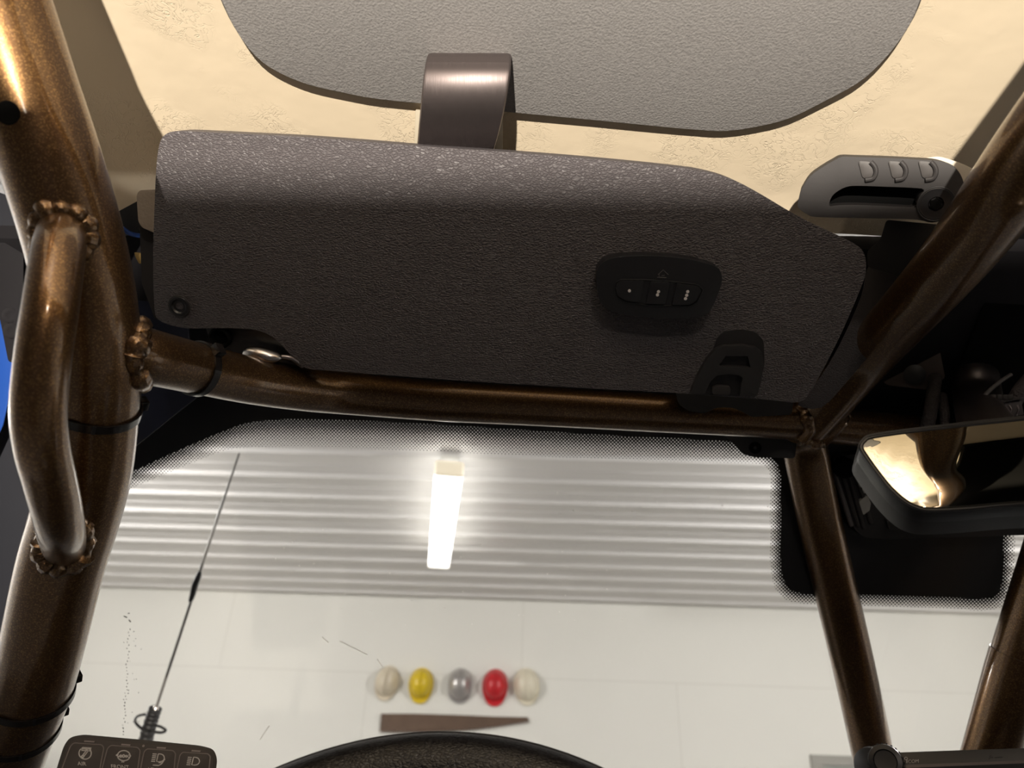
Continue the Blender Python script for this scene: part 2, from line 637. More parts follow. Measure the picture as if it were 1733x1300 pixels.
# ================================================================== GARAGE (setting)
YW = 6.25
wall = boxm((0, YW + 0.05, 1.5), (5.0, 0.05, 1.6))
obj('wall_front', wall, WALL, kind='structure', label='white boarded garage wall behind the hard hats', cat='wall', base=(0, YW, 0))
SIDE = simple('white_side_wall', (0.78, 0.76, 0.71), 0.7, var=0.03, vscale=2)
obj('wall_left', boxm((-4.55, 1.2, 1.5), (0.05, 5.05, 1.6)), SIDE, kind='structure', label='white side wall of the garage on the left', cat='wall')
obj('wall_right', boxm((4.55, 1.2, 1.5), (0.05, 5.05, 1.6)), SIDE, kind='structure', label='white side wall of the garage on the right', cat='wall')
obj('wall_back', boxm((0, -3.9, 1.5), (4.6, 0.05, 1.6)), simple('grey_back_wall', (0.10, 0.10, 0.11), 0.7, var=0.05, vscale=2), kind='structure', label='dark grey wall of the garage behind the car', cat='wall')
obj('floor', boxm((0, 1.2, -0.05), (4.6, 5.15, 0.05)), simple('grey_concrete', (0.14, 0.135, 0.13), 0.6, var=0.2, vscale=3), kind='structure', label='grey concrete garage floor', cat='floor')
# ribbed metal ceiling, ribs running across the garage
bm = bmesh.new()
prof = []
ZC = 2.88
pitch = 0.305
y = -3.9
while y < YW + 0.01:
    for dy, dz in ((0.0, 0.0), (0.10, 0.0), (0.115, -0.006), (0.13, 0.0), (0.225, 0.0), (0.24, -0.018), (0.275, -0.018), (0.295, 0.0)):
        yy = y + dy
        if yy < YW:
            prof.append((yy, ZC + dz))
    y += pitch
prof.append((YW, ZC))
lo = [[bm.verts.new((x, a, b)) for a, b in prof] for x in (-4.6, 4.6)]
for i in range(len(prof) - 1):
    bm.faces.new((lo[0][i], lo[1][i], lo[1][i + 1], lo[0][i + 1]))
up = [bm.verts.new((x, a, ZC + 0.08)) for x, a in ((-4.6, -3.9), (4.6, -3.9), (4.6, YW), (-4.6, YW))]
bm.faces.new(up)
obj('ceiling', bm, simple('white_ribbed_steel', (0.72, 0.70, 0.685), 0.33, spec=0.6), kind='structure', label='white ribbed metal garage ceiling', cat='ceiling', sharp=12)

# fluorescent strip fixture
LX = -0.53
t = thing('strip_light', 'lit white strip light hanging under the ribbed ceiling', 'light', (LX, 4.0, 2.76))
rot = Matrix.Rotation(math.radians(8.0), 3, 'Z')
la = (rot @ Vector((1, 0, 0)), rot @ Vector((0, 1, 0)), Vector((0, 0, 1)))
obj('housing', boxm((LX, 4.0, 2.818), (0.05, 0.72, 0.028), la, 0.006), simple('white_enamel', (0.8, 0.8, 0.78), 0.4), t)
LENSM = simple('lit_diffuser', (0.9, 0.9, 0.88), 0.5, emit=(1.0, 0.97, 0.90), estr=4.5)
obj('diffuser', boxm((LX, 4.0, 2.745), (0.068, 0.76, 0.035), la, 0.03, 4), LENSM, t)
obj('end_cap', boxm((LX + 0.775 * 0.139, 4.0 - 0.767, 2.745), (0.069, 0.018, 0.036), la, 0.012, 3), simple('translucent_cap', (0.8, 0.74, 0.62), 0.4, emit=(1.0, 0.86, 0.62), estr=0.5), t)
obj('end_cap', boxm((LX - 0.775 * 0.139, 4.0 + 0.767, 2.745), (0.069, 0.018, 0.036), la, 0.012, 3), simple('lit_cap', (0.85, 0.83, 0.78), 0.4, emit=(1.0, 0.95, 0.85), estr=2.0), t)

# hard hats on the wall
WP = Plane((0, YW, 0), (0, -1, 0))
def hard_hat(px, py, w_px, col, label, tilt=0.0, brim=1.0, rough=0.35, metal=0.0):
    c = WP.p(px, py)
    k = (c - O).dot(CF) / FPX
    rw = w_px * k / 2
    rh = rw * 1.25
    root = thing('hard_hat', label, 'helmet', c, 'hard hats hung in a row on the garage wall')
    mat = simple('hat_shell_' + str(px), col, rough, metal)
    R = Matrix.Rotation(tilt, 3, 'Y')
    bm = bmesh.new()
    rows, cols = 12, 40
    rings = []
    for i in range(rows + 1):
        a = (math.pi / 2) * i / rows
        rr, hh = math.cos(a) ** 0.75 if i < rows else 0.0, math.sin(a)
        ring = []
        for j in range(cols):
            th = 2 * math.pi * j / cols
            v = Vector((rw * 0.93 * rr * math.cos(th), -0.004 - 0.13 * hh, rh * 0.95 * rr * math.sin(th)))
            ring.append(bm.verts.new(c + R @ v))
            if i == rows:
                break
        rings.append(ring)
    for a, b in zip(rings, rings[1:]):
        for j in range(cols):
            j2 = (j + 1) % cols
            if len(b) == 1:
                bm.faces.new((a[j], a[j2], b[0]))
            else:
                bm.faces.new((a[j], a[j2], b[j2], b[j]))
    bmesh.ops.recalc_face_normals(bm, faces=bm.faces)
    obj('shell', bm, mat, root)
    # raised ridge over the crown
    path = [c + R @ Vector((0, -0.004 - 0.138 * math.cos(a), rh * 0.95 * math.sin(a))) for a in [math.radians(q) for q in range(-60, 61, 10)]]
    obj('ridge', tubem(path, 0.012, 10, 2), mat, root)
    # brim flange, deeper at the peak (below)
    bm = bmesh.new()
    inner, outer, inner2, outer2 = [], [], [], []
    for j in range(48):
        th = 2 * math.pi * j / 48
        pk = max(0.0, -math.sin(th))
        e = 0.012 * brim + 0.028 * brim * pk ** 3
        for lst, k2, yy in ((inner, 0.80, -0.012), (outer, 1.0, -0.012 - 0.012 * pk), (inner2, 0.80, -0.001), (outer2, 1.0, -0.004 - 0.012 * pk)):
            ex = e if k2 == 1.0 else 0
            lst.append(bm.verts.new(c + R @ Vector(((rw * 0.93 * k2 + ex) * math.cos(th), yy, (rh * 0.95 * k2 + ex) * math.sin(th)))))
    for j in range(48):
        j2 = (j + 1) % 48
        bm.faces.new((inner[j], inner[j2], outer[j2], outer[j]))
        bm.faces.new((outer[j], outer[j2], outer2[j2], outer2[j]))
        bm.faces.new((outer2[j], outer2[j2], inner2[j2], inner2[j]))
    bmesh.ops.recalc_face_normals(bm, faces=bm.faces)
    obj('brim', bm, mat, root)
    return root
hard_hat(656, 1154, 40, (0.68, 0.60, 0.47), 'cream hard hat at the left end of the row, above the saw butt', math.radians(8), 0.8)
hard_hat(713, 1158, 40, (0.72, 0.52, 0.02), 'yellow hard hat on the garage wall', 0, 0.9)
hard_hat(779, 1159, 42, (0.42, 0.40, 0.39), 'grey hard hat in the middle of the row', 0, 0.6, 0.3, 0.5)
hard_hat(838, 1161, 41, (0.55, 0.012, 0.02), 'red hard hat on the garage wall', 0, 1.0)
hard_hat(891, 1160, 43, (0.76, 0.70, 0.56), 'off-white hard hat beside the red one, at the right end', math.radians(-8), 0.8)

# crosscut saw blade
RUST = simple('rusty_saw_steel', (0.12, 0.075, 0.05), 0.6, 0.3, var=0.25, vscale=12)
top = [(645, 1208), (700, 1208), (770, 1210), (840, 1213), (893, 1214)]
low = [(895, 1219), (870, 1223), (830, 1229), (780, 1234), (720, 1237), (680, 1237), (643, 1236)]
lowp = smooth_open([Vector((a, b, 0)) for a, b in low], 4)
teeth = []
nt_ = 64
for i in range(nt_):
    tt = i / nt_ * (len(lowp) - 1)
    a = lowp[int(tt)].lerp(lowp[min(int(tt) + 1, len(lowp) - 1)], tt - int(tt))
    b = (i + 0.5) / nt_ * (len(lowp) - 1)
    c = lowp[int(b)].lerp(lowp[min(int(b) + 1, len(lowp) - 1)], b - int(b))
    teeth += [(a.x, a.y), (c.x, c.y + 5)]
teeth.append((643, 1236))
bm = platem([WP.p(a, b, 0.02) for a, b in top + teeth], WP.n, 0.004)
obj('crosscut_saw', bm, RUST, label='long brown saw blade with a toothed edge hanging below the hard hats', cat='saw')

# framed board low on the wall
t = thing('framed_board', 'grey framed board on the wall left of the radio', 'board', WP.p(1440, 1320))
obj('frame', platem(WP.pts([(1372, 1277), (1560, 1284), (1570, 1380), (1385, 1372)], 0.03), WP.n, 0.028, holes=[WP.pts([(1392, 1295), (1545, 1301), (1553, 1365), (1402, 1358)], 0.03)]), simple('grey_frame', (0.30, 0.29, 0.26), 0.5), t)
obj('panel', platem(WP.pts([(1390, 1293), (1547, 1299), (1555, 1367), (1400, 1360)], 0.012), WP.n, 0.01), simple('grey_green_panel', (0.34, 0.36, 0.33), 0.3, var=0.3, vscale=4), t)

# ================================================================== CAR SHELL
ZR = 0.42          # inside of the roof above the camera
def roof_z(x, y):
    z = ZR - 0.012 * max(0, y - 0.2)
    if x < -0.262:
        s = -0.262 - x
        z -= 0.95 * s * (s / (s + 0.012))
    if y > 0.44:
        q = y - 0.44
        z -= 0.55 * q * (q / (q + 0.03))
    z -= 0.004 * math.exp(-((x - 0.30) / 0.05) ** 2) * (1 if y > 0 else 0)
    return z
def roof_shell(x0, x1, y0, y1, nx, ny):
    bm = bmesh.new()
    g = []
    for i in range(nx + 1):
        row = []
        for j in range(ny + 1):
            x = x0 + (x1 - x0) * i / nx
            ye = y1 - (0.055 if x < -0.215 else 0.0)
            y_ = y0 + (ye - y0) * j / ny
            row.append(bm.verts.new(rel(x, y_, roof_z(x, y_))))
        g.append(row)
    h = [[bm.verts.new(v.co + Vector((0, 0, 0.02))) for v in row] for row in g]
    for i in range(nx):
        for j in range(ny):
            bm.faces.new((g[i][j], g[i][j + 1], g[i + 1][j + 1], g[i + 1][j]))
            bm.faces.new((h[i][j], h[i + 1][j], h[i + 1][j + 1], h[i][j + 1]))
    for i in range(nx):
        for j in (0, ny):
            bm.faces.new((g[i][j], g[i + 1][j], h[i + 1][j], h[i][j]))
    for j in range(ny):
        for i in (0, nx):
            bm.faces.new((g[i][j], g[i][j + 1], h[i][j + 1], h[i][j]))
    bmesh.ops.recalc_face_normals(bm, faces=bm.faces)
    return bm
obj('roof_shell', roof_shell(-0.345, 0.37, -1.5, 0.46, 72, 98), CREAM, label='cream rough textured inside of the car roof above the visor', cat='car roof')
obj('roof_shell', roof_shell(0.374, 1.1, -1.5, 0.64, 20, 60), SHADE, label='passenger side of the roof at the right edge, its shade painted black', cat='car roof')  # this side lies in shade, the darkness is in its colour

# grey headliner pad
RP = Plane(rel(0, 0.25, ZR - 0.0085), (0, 0.012, -1))
pad = [(345, -130), (355, -60), (375, 0), (400, 52), (432, 95), (470, 122), (520, 143), (580, 157), (640, 168), (740, 178), (860, 190), (1000, 203), (1100, 213), (1180, 220), (1230, 222), (1290, 213), (1340, 199), (1395, 172), (1450, 142), (1490, 108), (1525, 65), (1550, 20), (1566, -40), (1555, -100), (1520, -170), (1450, -240), (1300, -300), (1000, -330), (700, -330), (480, -290), (390, -220)]
pad3 = [RP.p(a, b) for a, b in pad]
pad3 = smooth_closed(pad3, 3)
t = thing('headliner_pad', 'grey felt headliner pad on the cream roof', 'headliner', rel(0, 0.1, ZR - 0.0085))
obj('felt', platem(pad3, RP.n, 0.004, 0.0025, 3), FELT, t)
# slightly larger dark sheet under the felt, standing for its shaded edge gap
cen = sum(pad3, Vector()) / len(pad3)
back = []
for i, p in enumerate(pad3):
    tg = (pad3[(i + 1) % len(pad3)] - pad3[i - 1]).normalized()
    nn = tg.cross(RP.n)
    if nn.dot(p - cen) < 0:
        nn = -nn
    back.append(p + nn * 0.0025 - RP.n * 0.0042)
obj('gap_shade', platem(back, RP.n, 0.0035), simple('gap_shade_dark', (0.05, 0.045, 0.038), 0.9), t)

obj('mirror_shade_panel', boxm(rel(0.62, -0.64, ZR - 0.010), (0.32, 0.85, 0.006), None, 0.004), SHADE, label='unseen black sheet added to darken the right side of the mirror reflection', cat='headliner')  # added sheet outside the direct view, keeps the mirror dark on the right

# windshield
WS_D = Vector((0, 0.29, -0.435)).normalized()
WS = Plane(rel(0, 0.66, 0.335), (0, -0.832, -0.555))
ws = thing('windshield', 'clear windshield with a black dotted border facing the white garage wall', 'windshield', rel(0, 0.66, 0.335) + WS_D * 0.52)
wx = Vector((1, 0, 0))
w0 = rel(0, 0.66, 0.335)
cor = [w0 - wx * 0.60 - WS_D * 0.05, w0 + wx * 0.95 - WS_D * 0.05, w0 + wx * 0.95 + WS_D * 0.55, w0 - wx * 0.60 + WS_D * 0.55]
bm = bmesh.new()
bm.faces.new([bm.verts.new(p) for p in cor])
obj('glass', bm, GLASS, ws)
solid = [(150, 838), (215, 803), (300, 763), (380, 729), (430, 714), (520, 709), (660, 714), (800, 722), (1020, 736), (1240, 748), (1290, 766), (1318, 790), (1322, 830), (1322, 900), (1322, 955), (1330, 988), (1355, 1004), (1430, 1006), (1500, 1008), (1600, 1011), (1668, 1013), (1690, 1002), (1697, 970), (1698, 920), (1698, 860)]
inner = [(150, 864), (212, 832), (303, 793), (380, 763), (438, 757), (520, 757), (660, 761), (800, 767), (1020, 777), (1230, 783), (1285, 786), (1302, 800), (1303, 836), (1303, 902), (1304, 962), (1315, 1002), (1345, 1020), (1430, 1025), (1500, 1027), (1600, 1030), (1674, 1033), (1708, 1016), (1717, 974), (1718, 920), (1718, 860)]
V2 = lambda l: [Vector((a, b, 0)) for a, b in l]
so, si = smooth_open(V2(solid), 5), smooth_open(V2(inner), 5)
outline = [(p.x, p.y) for p in so] + [(1698, 800), (2250, 830), (2250, 640), (100, 560), (100, 860)]
obj('frit_border', platem([WS.p(a, b, 0.0014) for a, b in outline], WS.n, 0.0006), FRIT, ws, label='solid black border painted on the glass')
bm = bmesh.new()
uvc = bm.loops.layers.uv.new('cells')
uva = bm.loops.layers.uv.new('across')
A = [WS.p(p.x, p.y, 0.0011) for p in so]
B = [WS.p(p.x, p.y, 0.0011) for p in si]
va, vb = [bm.verts.new(p) for p in A], [bm.verts.new(p) for p in B]
CELL = 0.0035
def plane_uv(p):
    d = p - w0
    return (d.dot(wx) / CELL, d.dot(WS_D) / CELL)
for i in range(len(A) - 1):
    f = bm.faces.new((va[i], va[i + 1], vb[i + 1], vb[i]))
    for lp, (p, ac) in zip(f.loops, ((A[i], 0), (A[i + 1], 0), (B[i + 1], 1), (B[i], 1))):
        lp[uvc].uv = plane_uv(p)
        lp[uva].uv = (ac, 0)
obj('dot_band', bm, DOTS, ws, label='fading band of black dots inside the border')
# insect specks and scratches on the glass
random.seed(4)
bm = bmesh.new()
def speck(px, py, lx, ly, a):
    c, x, y_ = WS.axes(px, py)
    k = 0.0007 * 0.9
    ca, sa = math.cos(a), math.sin(a)
    X, Y = x * ca + y_ * sa, y_ * ca - x * sa
    pts = [c + WS.n * 0.0003 + X * (lx * k * math.cos(q)) * random.uniform(.7, 1.2) + Y * (ly * k * math.sin(q)) * random.uniform(.7, 1.2) for q in [j * math.pi / 3 for j in range(6)]]
    bm.faces.new([bm.verts.new(p) for p in pts])
speck(213, 1044, 4, 1.3, -0.4); speck(220, 1051, 3.5, 1.2, -0.9); speck(218, 1038, 2.0, 1.0, 0)
for i in range(34):
    speck(218 - i * 0.25 + random.uniform(-3, 3), 1065 + i * 5.4, random.uniform(.5, 1.1), random.uniform(.7, 2.0), random.uniform(-.3, .3))
for i in range(18):
    speck(218 + random.uniform(-9, 22), random.uniform(1030, 1230), random.uniform(.5, 1.2), random.uniform(.5, 1.2), 0)
obj('insect_specks', bm, simple('dried_specks', (0.10, 0.085, 0.07), 0.8), ws, kind='stuff', label='trail of dark dried specks on the glass')
bm = bmesh.new()
random.seed(9)
for a, b in (((545, 1078), (556, 1088)), ((575, 1085), (622, 1108)), ((456, 1228), (440, 1252)), ((1290, 760), (1292, 764)), ((638, 1115), (648, 1130))):
    sweep(bm, [WS.p(*a, 0.0004), WS.p(*b, 0.0004)], 0.0005, 6)
for i in range(46):
    p = WS.p(random.uniform(460, 1300), random.uniform(830, 1060), 0.0005)
    sweep(bm, [p, p + wx * 0.0009], 0.0005, 5)
obj('dust_flecks', bm, DUST, ws, kind='stuff', label='pale scratches and dust flecks on the glass')

# windshield top frame (painted blue/black steel behind the cage) and header trim
HP = [rel(x, y_, z) for x, y_, z in ((0, .463, .412), (0, .62, .405), (0, .648, .372), (0, .642, .352), (0, .60, .352), (0, .52, .385), (0, .463, .398))]
bm = bmesh.new()
ls = [[bm.verts.new(p + wx * x) for p in HP] for x in (-0.50, 1.05)]
for i in range(len(HP)):
    j = (i + 1) % len(HP)
    bm.faces.new((ls[0][i], ls[0][j], ls[1][j], ls[1][i]))
bm.faces.new(ls[0]); bm.faces.new(ls[1][::-1])
bmesh.ops.recalc_face_normals(bm, faces=bm.faces)
obj('windshield_header', bm, FLATBLACK, label='dark header rail along the top of the windshield', cat='header rail')

CB = Plane(at(1285, 755, .672), -ray(1285, 755))
t = thing('header_clip', 'small black clip with a hole where the header tube meets the left brace', 'clip', CB.p(1285, 770))
obj('plate', platem([CB.p(p.x, p.y) for p in rounded([Vector((*q, 0)) for q in ((1222, 735), (1240, 750), (1256, 768), (1275, 774), (1345, 776), (1350, 735))], 6)], CB.n, 0.006, 0.001), BLACK, t)
obj('hole', lathem(CB.p(1278, 758, 0.0004), CB.n, [(0.0055, -0.001), (0.0055, 0), (0.0045, 0), (0, -0.0006)], 20), SHADE, t)
VHP = Plane(at(1250, 680, .60), -ray(1250, 680))
obj('visor_catch', platem([VHP.p(p.x, p.y) for p in rounded([Vector((*q, 0)) for q in ((1140, 650), (1345, 660), (1340, 702), (1272, 706), (1258, 698), (1240, 690), (1212, 690), (1192, 700), (1165, 696), (1148, 684))], 6)], VHP.n, 0.012, 0.002), BLACK, label='black jagged catch peeking out below the visor clip', cat='catch')

# left pillar frame of the windshield
AP = Plane(at(240, 700, 0.70), -(ray(240, 700)))
t = thing('windshield_pillar', 'dark navy body pillar in the gap between the bronze cage and the visor', 'pillar', at(230, 560, 0.72))
obj('pillar_panel', platem([at(a, b, 0.66) for a, b in ((150, 318), (300, 330), (330, 660), (345, 665), (300, 700), (225, 760), (150, 800))], -ray(230, 560), 0.02, 0.002), NAVY, t)
obj('pillar_cap', platem([at(a, b, 0.64) for a, b in rounded([(176, 312), (205, 316), (228, 330), (235, 345), (180, 340)], 6)], -ray(230, 330), 0.01, 0.002), simple('taupe_plastic', (0.16, 0.13, 0.115), 0.7), t)
obj('trim_plate', platem([at(a, b, 0.60) for a, b in ((190, 335), (236, 335), (240, 380), (232, 398), (200, 400))], -ray(220, 365), 0.01, 0.001), BLACK, t)
obj('seal_edge', tubem([at(207, 386, 0.595), at(222, 396, 0.60), at(245, 400, 0.60)], 0.0018, 8), BLUE, t)
obj('brass_tab', platem([at(a, b, 0.60) for a, b in rounded([(227, 427), (239, 428), (240, 445), (236, 447), (230, 437)], 2)], -ray(232, 435), 0.002, 0.0004), simple('brass', (0.55, 0.36, 0.13), 0.3, 1.0), t)

# door frame at the far left
t = thing('door_frame', 'dark door frame with a blue painted edge left of the bronze handle', 'door frame', at(-10, 900, 0.8))
obj('frame_panel', platem([at(a, b, 0.66) for a, b in ((-200, 330), (0, 325), (40, 340), (90, 440), (100, 700), (80, 1000), (30, 1200), (-200, 1200))], -ray(10, 700), 0.02, 0.002), simple('black_door_trim', (0.006, 0.007, 0.013), 0.7), t)
obj('trim_plate', platem([at(a, b, 0.62) for a, b in rounded([(-10, 400), (40, 430), (38, 560), (26, 615), (14, 612), (-2, 530)], 5)], -ray(20, 520), 0.015, 0.002), FLATBLACK, t)
for a, b in ((18, 534), (20, 560)):
    obj('screw', lathem(at(a, b, 0.6195), -ray(a, b), [(0.0065, 0), (0.0065, 0.001), (0.0055, 0.0015), (0.003, 0.0012), (0, 0.0005)], 24), FLATBLACK, t)
obj('painted_edge', platem([at(a, b, 0.64) for a, b in ((-40, 640), (0, 540), (8, 560), (26, 615), (24, 640), (6, 720), (-40, 820))], -ray(0, 650), 0.01, 0.002), BLUE, t)

# ================================================================== ROLL CAGE
cage = thing('roll_cage', 'bronze metallic tubular roll cage welded around the windshield', 'roll cage', rel(-0.3, 0.5, -0.1))
def P3(l):
    return [at(a, b, d) for a, b, d in l]
R1 = 0.025
pillar = P3([(-32, -80, .366), (-4, 0, .377), (42, 140, .384), (86, 270, .391), (122, 390, .402), (143, 480, .409), (155, 560, .416), (158, 640, .425), (155, 710, .435), (146, 800, .447), (127, 880, .458), (103, 960, .467), (74, 1085, .484), (52, 1171, .500), (27, 1239, .515), (6, 1300, .53), (-20, 1380, .55)])
pil_s = smooth_open(pillar, 6)
bk = pil_s[0]
rear = [rel(-0.31, -1.25, 0.32), rel(-0.30, -0.5, 0.335), rel(-0.287, 0.0, 0.365), rel(-0.28, 0.13, 0.376)]
rear_s = smooth_open(rear + [bk, pil_s[4]], 6)[:-6]
obj('pillar_tube', sweep(bmesh.new(), rear_s[:-1] + pil_s, R1, 48), BRONZE, cage)

R2 = 0.0118
grab = P3([(112, 365, .402), (103, 405, .374), (97, 440, .360), (86, 520, .348), (74, 600, .344), (66, 690, .346), (71, 755, .354), (84, 810, .368), (96, 860, .385), (104, 900, .408), (110, 930, .45)])
grab_s = smooth_open(grab, 8)
obj('grab_handle', sweep(bmesh.new(), grab_s, R2, 40), BRONZE, cage)

R3 = 0.0205
RH = 0.0168
header = P3([(150, 582, .416), (235, 600, .435), (335, 624, .482), (430, 645, .525), (520, 659, .562), (600, 667, .588), (750, 679, .61), (900, 687, .625), (1100, 698, .638), (1310, 710, .65), (1450, 724, .66), (1600, 740, .67), (1800, 760, .68), (2000, 785, .70)])
head_s = smooth_open(header, 8)
obj('header_tube', sweep(bmesh.new(), head_s, RH, 40), BRONZE, cage)

diag = P3([(1362, 722, .66), (1470, 600, .60), (1612, 442, .47), (1795, 200, .355)])
dtail = [rel(0.270, 0.11, 0.319), rel(0.292, -0.08, 0.344), rel(0.310, -0.5, 0.352), rel(0.315, -1.25, 0.352)]
diag_s = smooth_open(diag + dtail, 14)
obj('roof_tube', sweep(bmesh.new(), diag_s, R3, 40), BRONZE, cage)

brace = P3([(1352, 706, .665), (1361, 750, .70), (1391, 900, .72), (1438, 1100, .745), (1471, 1250, .765), (1500, 1390, .785)])
brace_s = smooth_open(brace, 6)
obj('brace_tube', sweep(bmesh.new(), brace_s, R3, 40), BRONZE, cage)
brace2 = P3([(1850, 745, .655), (1800, 860, .65), (1770, 955, .65), (1722, 1108, .655), (1678, 1266, .66), (1640, 1400, .67)])
brace2_s = smooth_open(brace2, 6)
obj('brace_tube', sweep(bmesh.new(), brace2_s, R3, 40), BRONZE, cage)
c2 = brace2_s[17]
obj('tube_sleeve', sweep(bmesh.new(), brace2_s[18:], R3 + 0.0012, 40), BRONZE, cage)

def weld(small, r, big, R, rad=0.0048, seed=1, start=None, rev=False, n=120):
    """bead where a small tube meets a big one"""
    random.seed(seed)
    pts = list(small)
    if rev:
        pts = pts[::-1]
    def dist(p):
        best = 9
        for a, b in zip(big, big[1:]):
            ab = b - a
            q = max(0, min(1, (p - a).dot(ab) / ab.length_squared))
            best = min(best, (p - a - ab * q).length)
        return best
    dense = []
    for a, b in zip(pts, pts[1:]):
        for k in range(10):
            dense.append(a.lerp(b, k / 10))
    tn = []
    for i in range(len(dense)):
        tn.append((dense[min(i + 1, len(dense) - 1)] - dense[max(0, i - 1)]).normalized())
    ref = Vector((0, 0, 1)) if abs(tn[0].z) < .8 else Vector((1, 0, 0))
    loop = []
    for k in range(n):
        th = 2 * math.pi * k / n
        prev = None
        for i, p in enumerate(dense):
            u = tn[i].cross(ref).normalized()
            v = tn[i].cross(u)
            q = p + (u * math.cos(th) + v * math.sin(th)) * r
            if dist(q) > R:
                prev = q
                break
        loop.append(prev or q)
    nb = 11
    ph = random.random()
    amp = [random.uniform(0.75, 1.25) for _ in range(nb + 1)]
    def rr(i):
        s = (i / n) * nb
        return rad * amp[int(s) % nb] * (0.84 + 0.30 * abs(math.sin(math.pi * (s + ph))))
    return ringm(loop, rr, 10)
obj('weld_bead', weld(grab_s[:30], R2, pil_s, R1, 0.0050, 2), BRONZE, cage)
obj('weld_bead', weld(grab_s[-26:], R2, pil_s, R1, 0.0048, 5, rev=True), BRONZE, cage)
obj('weld_bead', weld(head_s[:24], RH, pil_s, R1, 0.0056, 8), BRONZE, cage)
obj('weld_bead', weld(diag_s[:16], R3, head_s, RH, 0.0045, 11), BRONZE, cage)
obj('weld_bead', weld(brace_s[:14], R3, head_s, RH, 0.0045, 13), BRONZE, cage)
# bolt hole in the pillar tube
def on_tube(px, py, path, R):
    r = ray(px, py)
    d = 0.2
    while d < 1.5:
        p = O + r * d
        for a, b in zip(path, path[1:]):
            ab = b - a
            q = max(0, min(1, (p - a).dot(ab) / ab.length_squared))
            if (p - a - ab * q).length < R:
                return p, (p - a - ab * q).normalized(), ab.normalized()
        d += 0.0004
    return None
hp, hn, ht = on_tube(13, 191, pil_s, R1)
obj('bolt_hole', lathem(hp, hn, [(0.0058, -0.002), (0.0058, 0.0002), (0.0050, 0.0003), (0.0046, 0.0002), (0, 0.0002)], 28), SHADE, cage, label='small dark drilled hole')

# cable ties
def cable_tie(path, i, R, tilt, label, width=0.0052, lift=0.0012):
    c = path[i]
    tdir = (path[i + 1] - path[i - 1]).normalized()
    side = CR - tdir * CR.dot(tdir)
    side.normalize()
    q = Matrix.Rotation(tilt, 3, tdir.cross(side))
    ax = q @ tdir
    u = (side - ax * side.dot(ax)).normalized()
    v = ax.cross(u)
    t = thing('cable_tie', label, 'cable tie', c, 'black cable ties on the bronze cage')
    bm = bmesh.new()
    rings = []
    n = 56
    for k in range(n):
        th = 2 * math.pi * k / n
        d = u * math.cos(th) + v * math.sin(th)
        # distance from axis for a plane tilted against the tube
        ca = d.dot(tdir)
        rin = R / math.sqrt(max(0.2, 1 - ca * ca)) + 0.0003
        rings.append([bm.verts.new(c + d * rr + ax * w) for rr, w in ((rin, -width / 2), (rin + lift, -width / 2), (rin + lift, width / 2), (rin, width / 2))])
    for k in range(n):
        k2 = (k + 1) % n
        for j in range(4):
            j2 = (j + 1) % 4
            bm.faces.new((rings[k][j], rings[k][j2], rings[k2][j2], rings[k2][j]))
    bmesh.ops.recalc_face_normals(bm, faces=bm.faces)
    obj('strap', bm, GLOSSY, t)
    tov = (O - c)
    tov = (tov - ax * tov.dot(ax)).normalized()
    hd = (u * 0.80 - tov * 0.60).normalized()
    obj('head', boxm(c + hd * (R + 0.003), (0.0028, 0.004, 0.0032), (hd, hd.cross(ax), ax), 0.0006), GLOSSY, t)
    hd2 = (tov + u * 0.15).normalized()
    obj('ratchet_mark', boxm(c + hd2 * (R + 0.0014), (0.0004, 0.0009, width / 2), (hd2, hd2.cross(ax), ax)), BLACK2, t)
    return t
def near(path, px, py):
    best, bi = 1e9, 1
    for i in range(1, len(path) - 1):
        d = path[i] - O
        x = W / 2 + FPX * d.dot(CR) / d.dot(CF)
        y_ = H / 2 - FPX * d.dot(CU) / d.dot(CF)
        if (x - px) ** 2 + (y_ - py) ** 2 < best:
            best, bi = (x - px) ** 2 + (y_ - py) ** 2, i
    return bi
cable_tie(pil_s, near(pil_s, 157, 685), R1, math.radians(-8), 'cable tie on the pillar tube just below the weld of the header tube')
cable_tie(pil_s, near(pil_s, 52, 1165), R1, math.radians(9), 'upper of the two cable ties low on the pillar tube')
cable_tie(pil_s, near(pil_s, 30, 1230), R1, math.radians(9), 'lower of the two cable ties low on the pillar tube, beside the switch panel')
cable_tie(head_s, near(head_s, 334, 624), RH, math.radians(3), 'cable tie on the header tube under the left end of the visor')

# ================================================================== SUN VISOR
VT, VB = rel(0, .335, .365), rel(0, .455, .27)
VP = Plane(VT, Vector((1, 0, 0)).cross((VB - VT).normalized()))
if VP.n.dot(O - VT) < 0:
    VP.n = -VP.n
visor = thing('sun_visor', 'charcoal grained sun visor folded under the cream roof', 'sun visor', VP.p(860, 640))
vo = [(262, 330), (265, 275), (270, 243), (278, 229), (296, 222), (340, 223), (420, 227), (500, 231), (610, 239), (720, 248), (850, 257), (1000, 269), (1150, 284), (1205, 293), (1245, 306), (1290, 330), (1330, 354), (1370, 376), (1410, 395), (1445, 412), (1462, 428), (1466, 458), (1456, 490), (1426, 560), (1396, 620), (1372, 662), (1352, 681), (1300, 677), (1167, 667), (1060, 661), (950, 655), (800, 646), (650, 635), (560, 628), (520, 624), (500, 612), (484, 592), (462, 571), (434, 559), (398, 556), (350, 556), (318, 556), (290, 551), (268, 541), (261, 520), (259, 430)]
vo3 = smooth_closed([Vector((a, b, 0)) for a, b in vo], 3)
bm = platem([VP.p(p.x, p.y) for p in vo3], VP.n, 0.020, 0.0065, 6, back_bevel=0.005)
obj('pad', bm, LEATHER, visor, sharp=50)
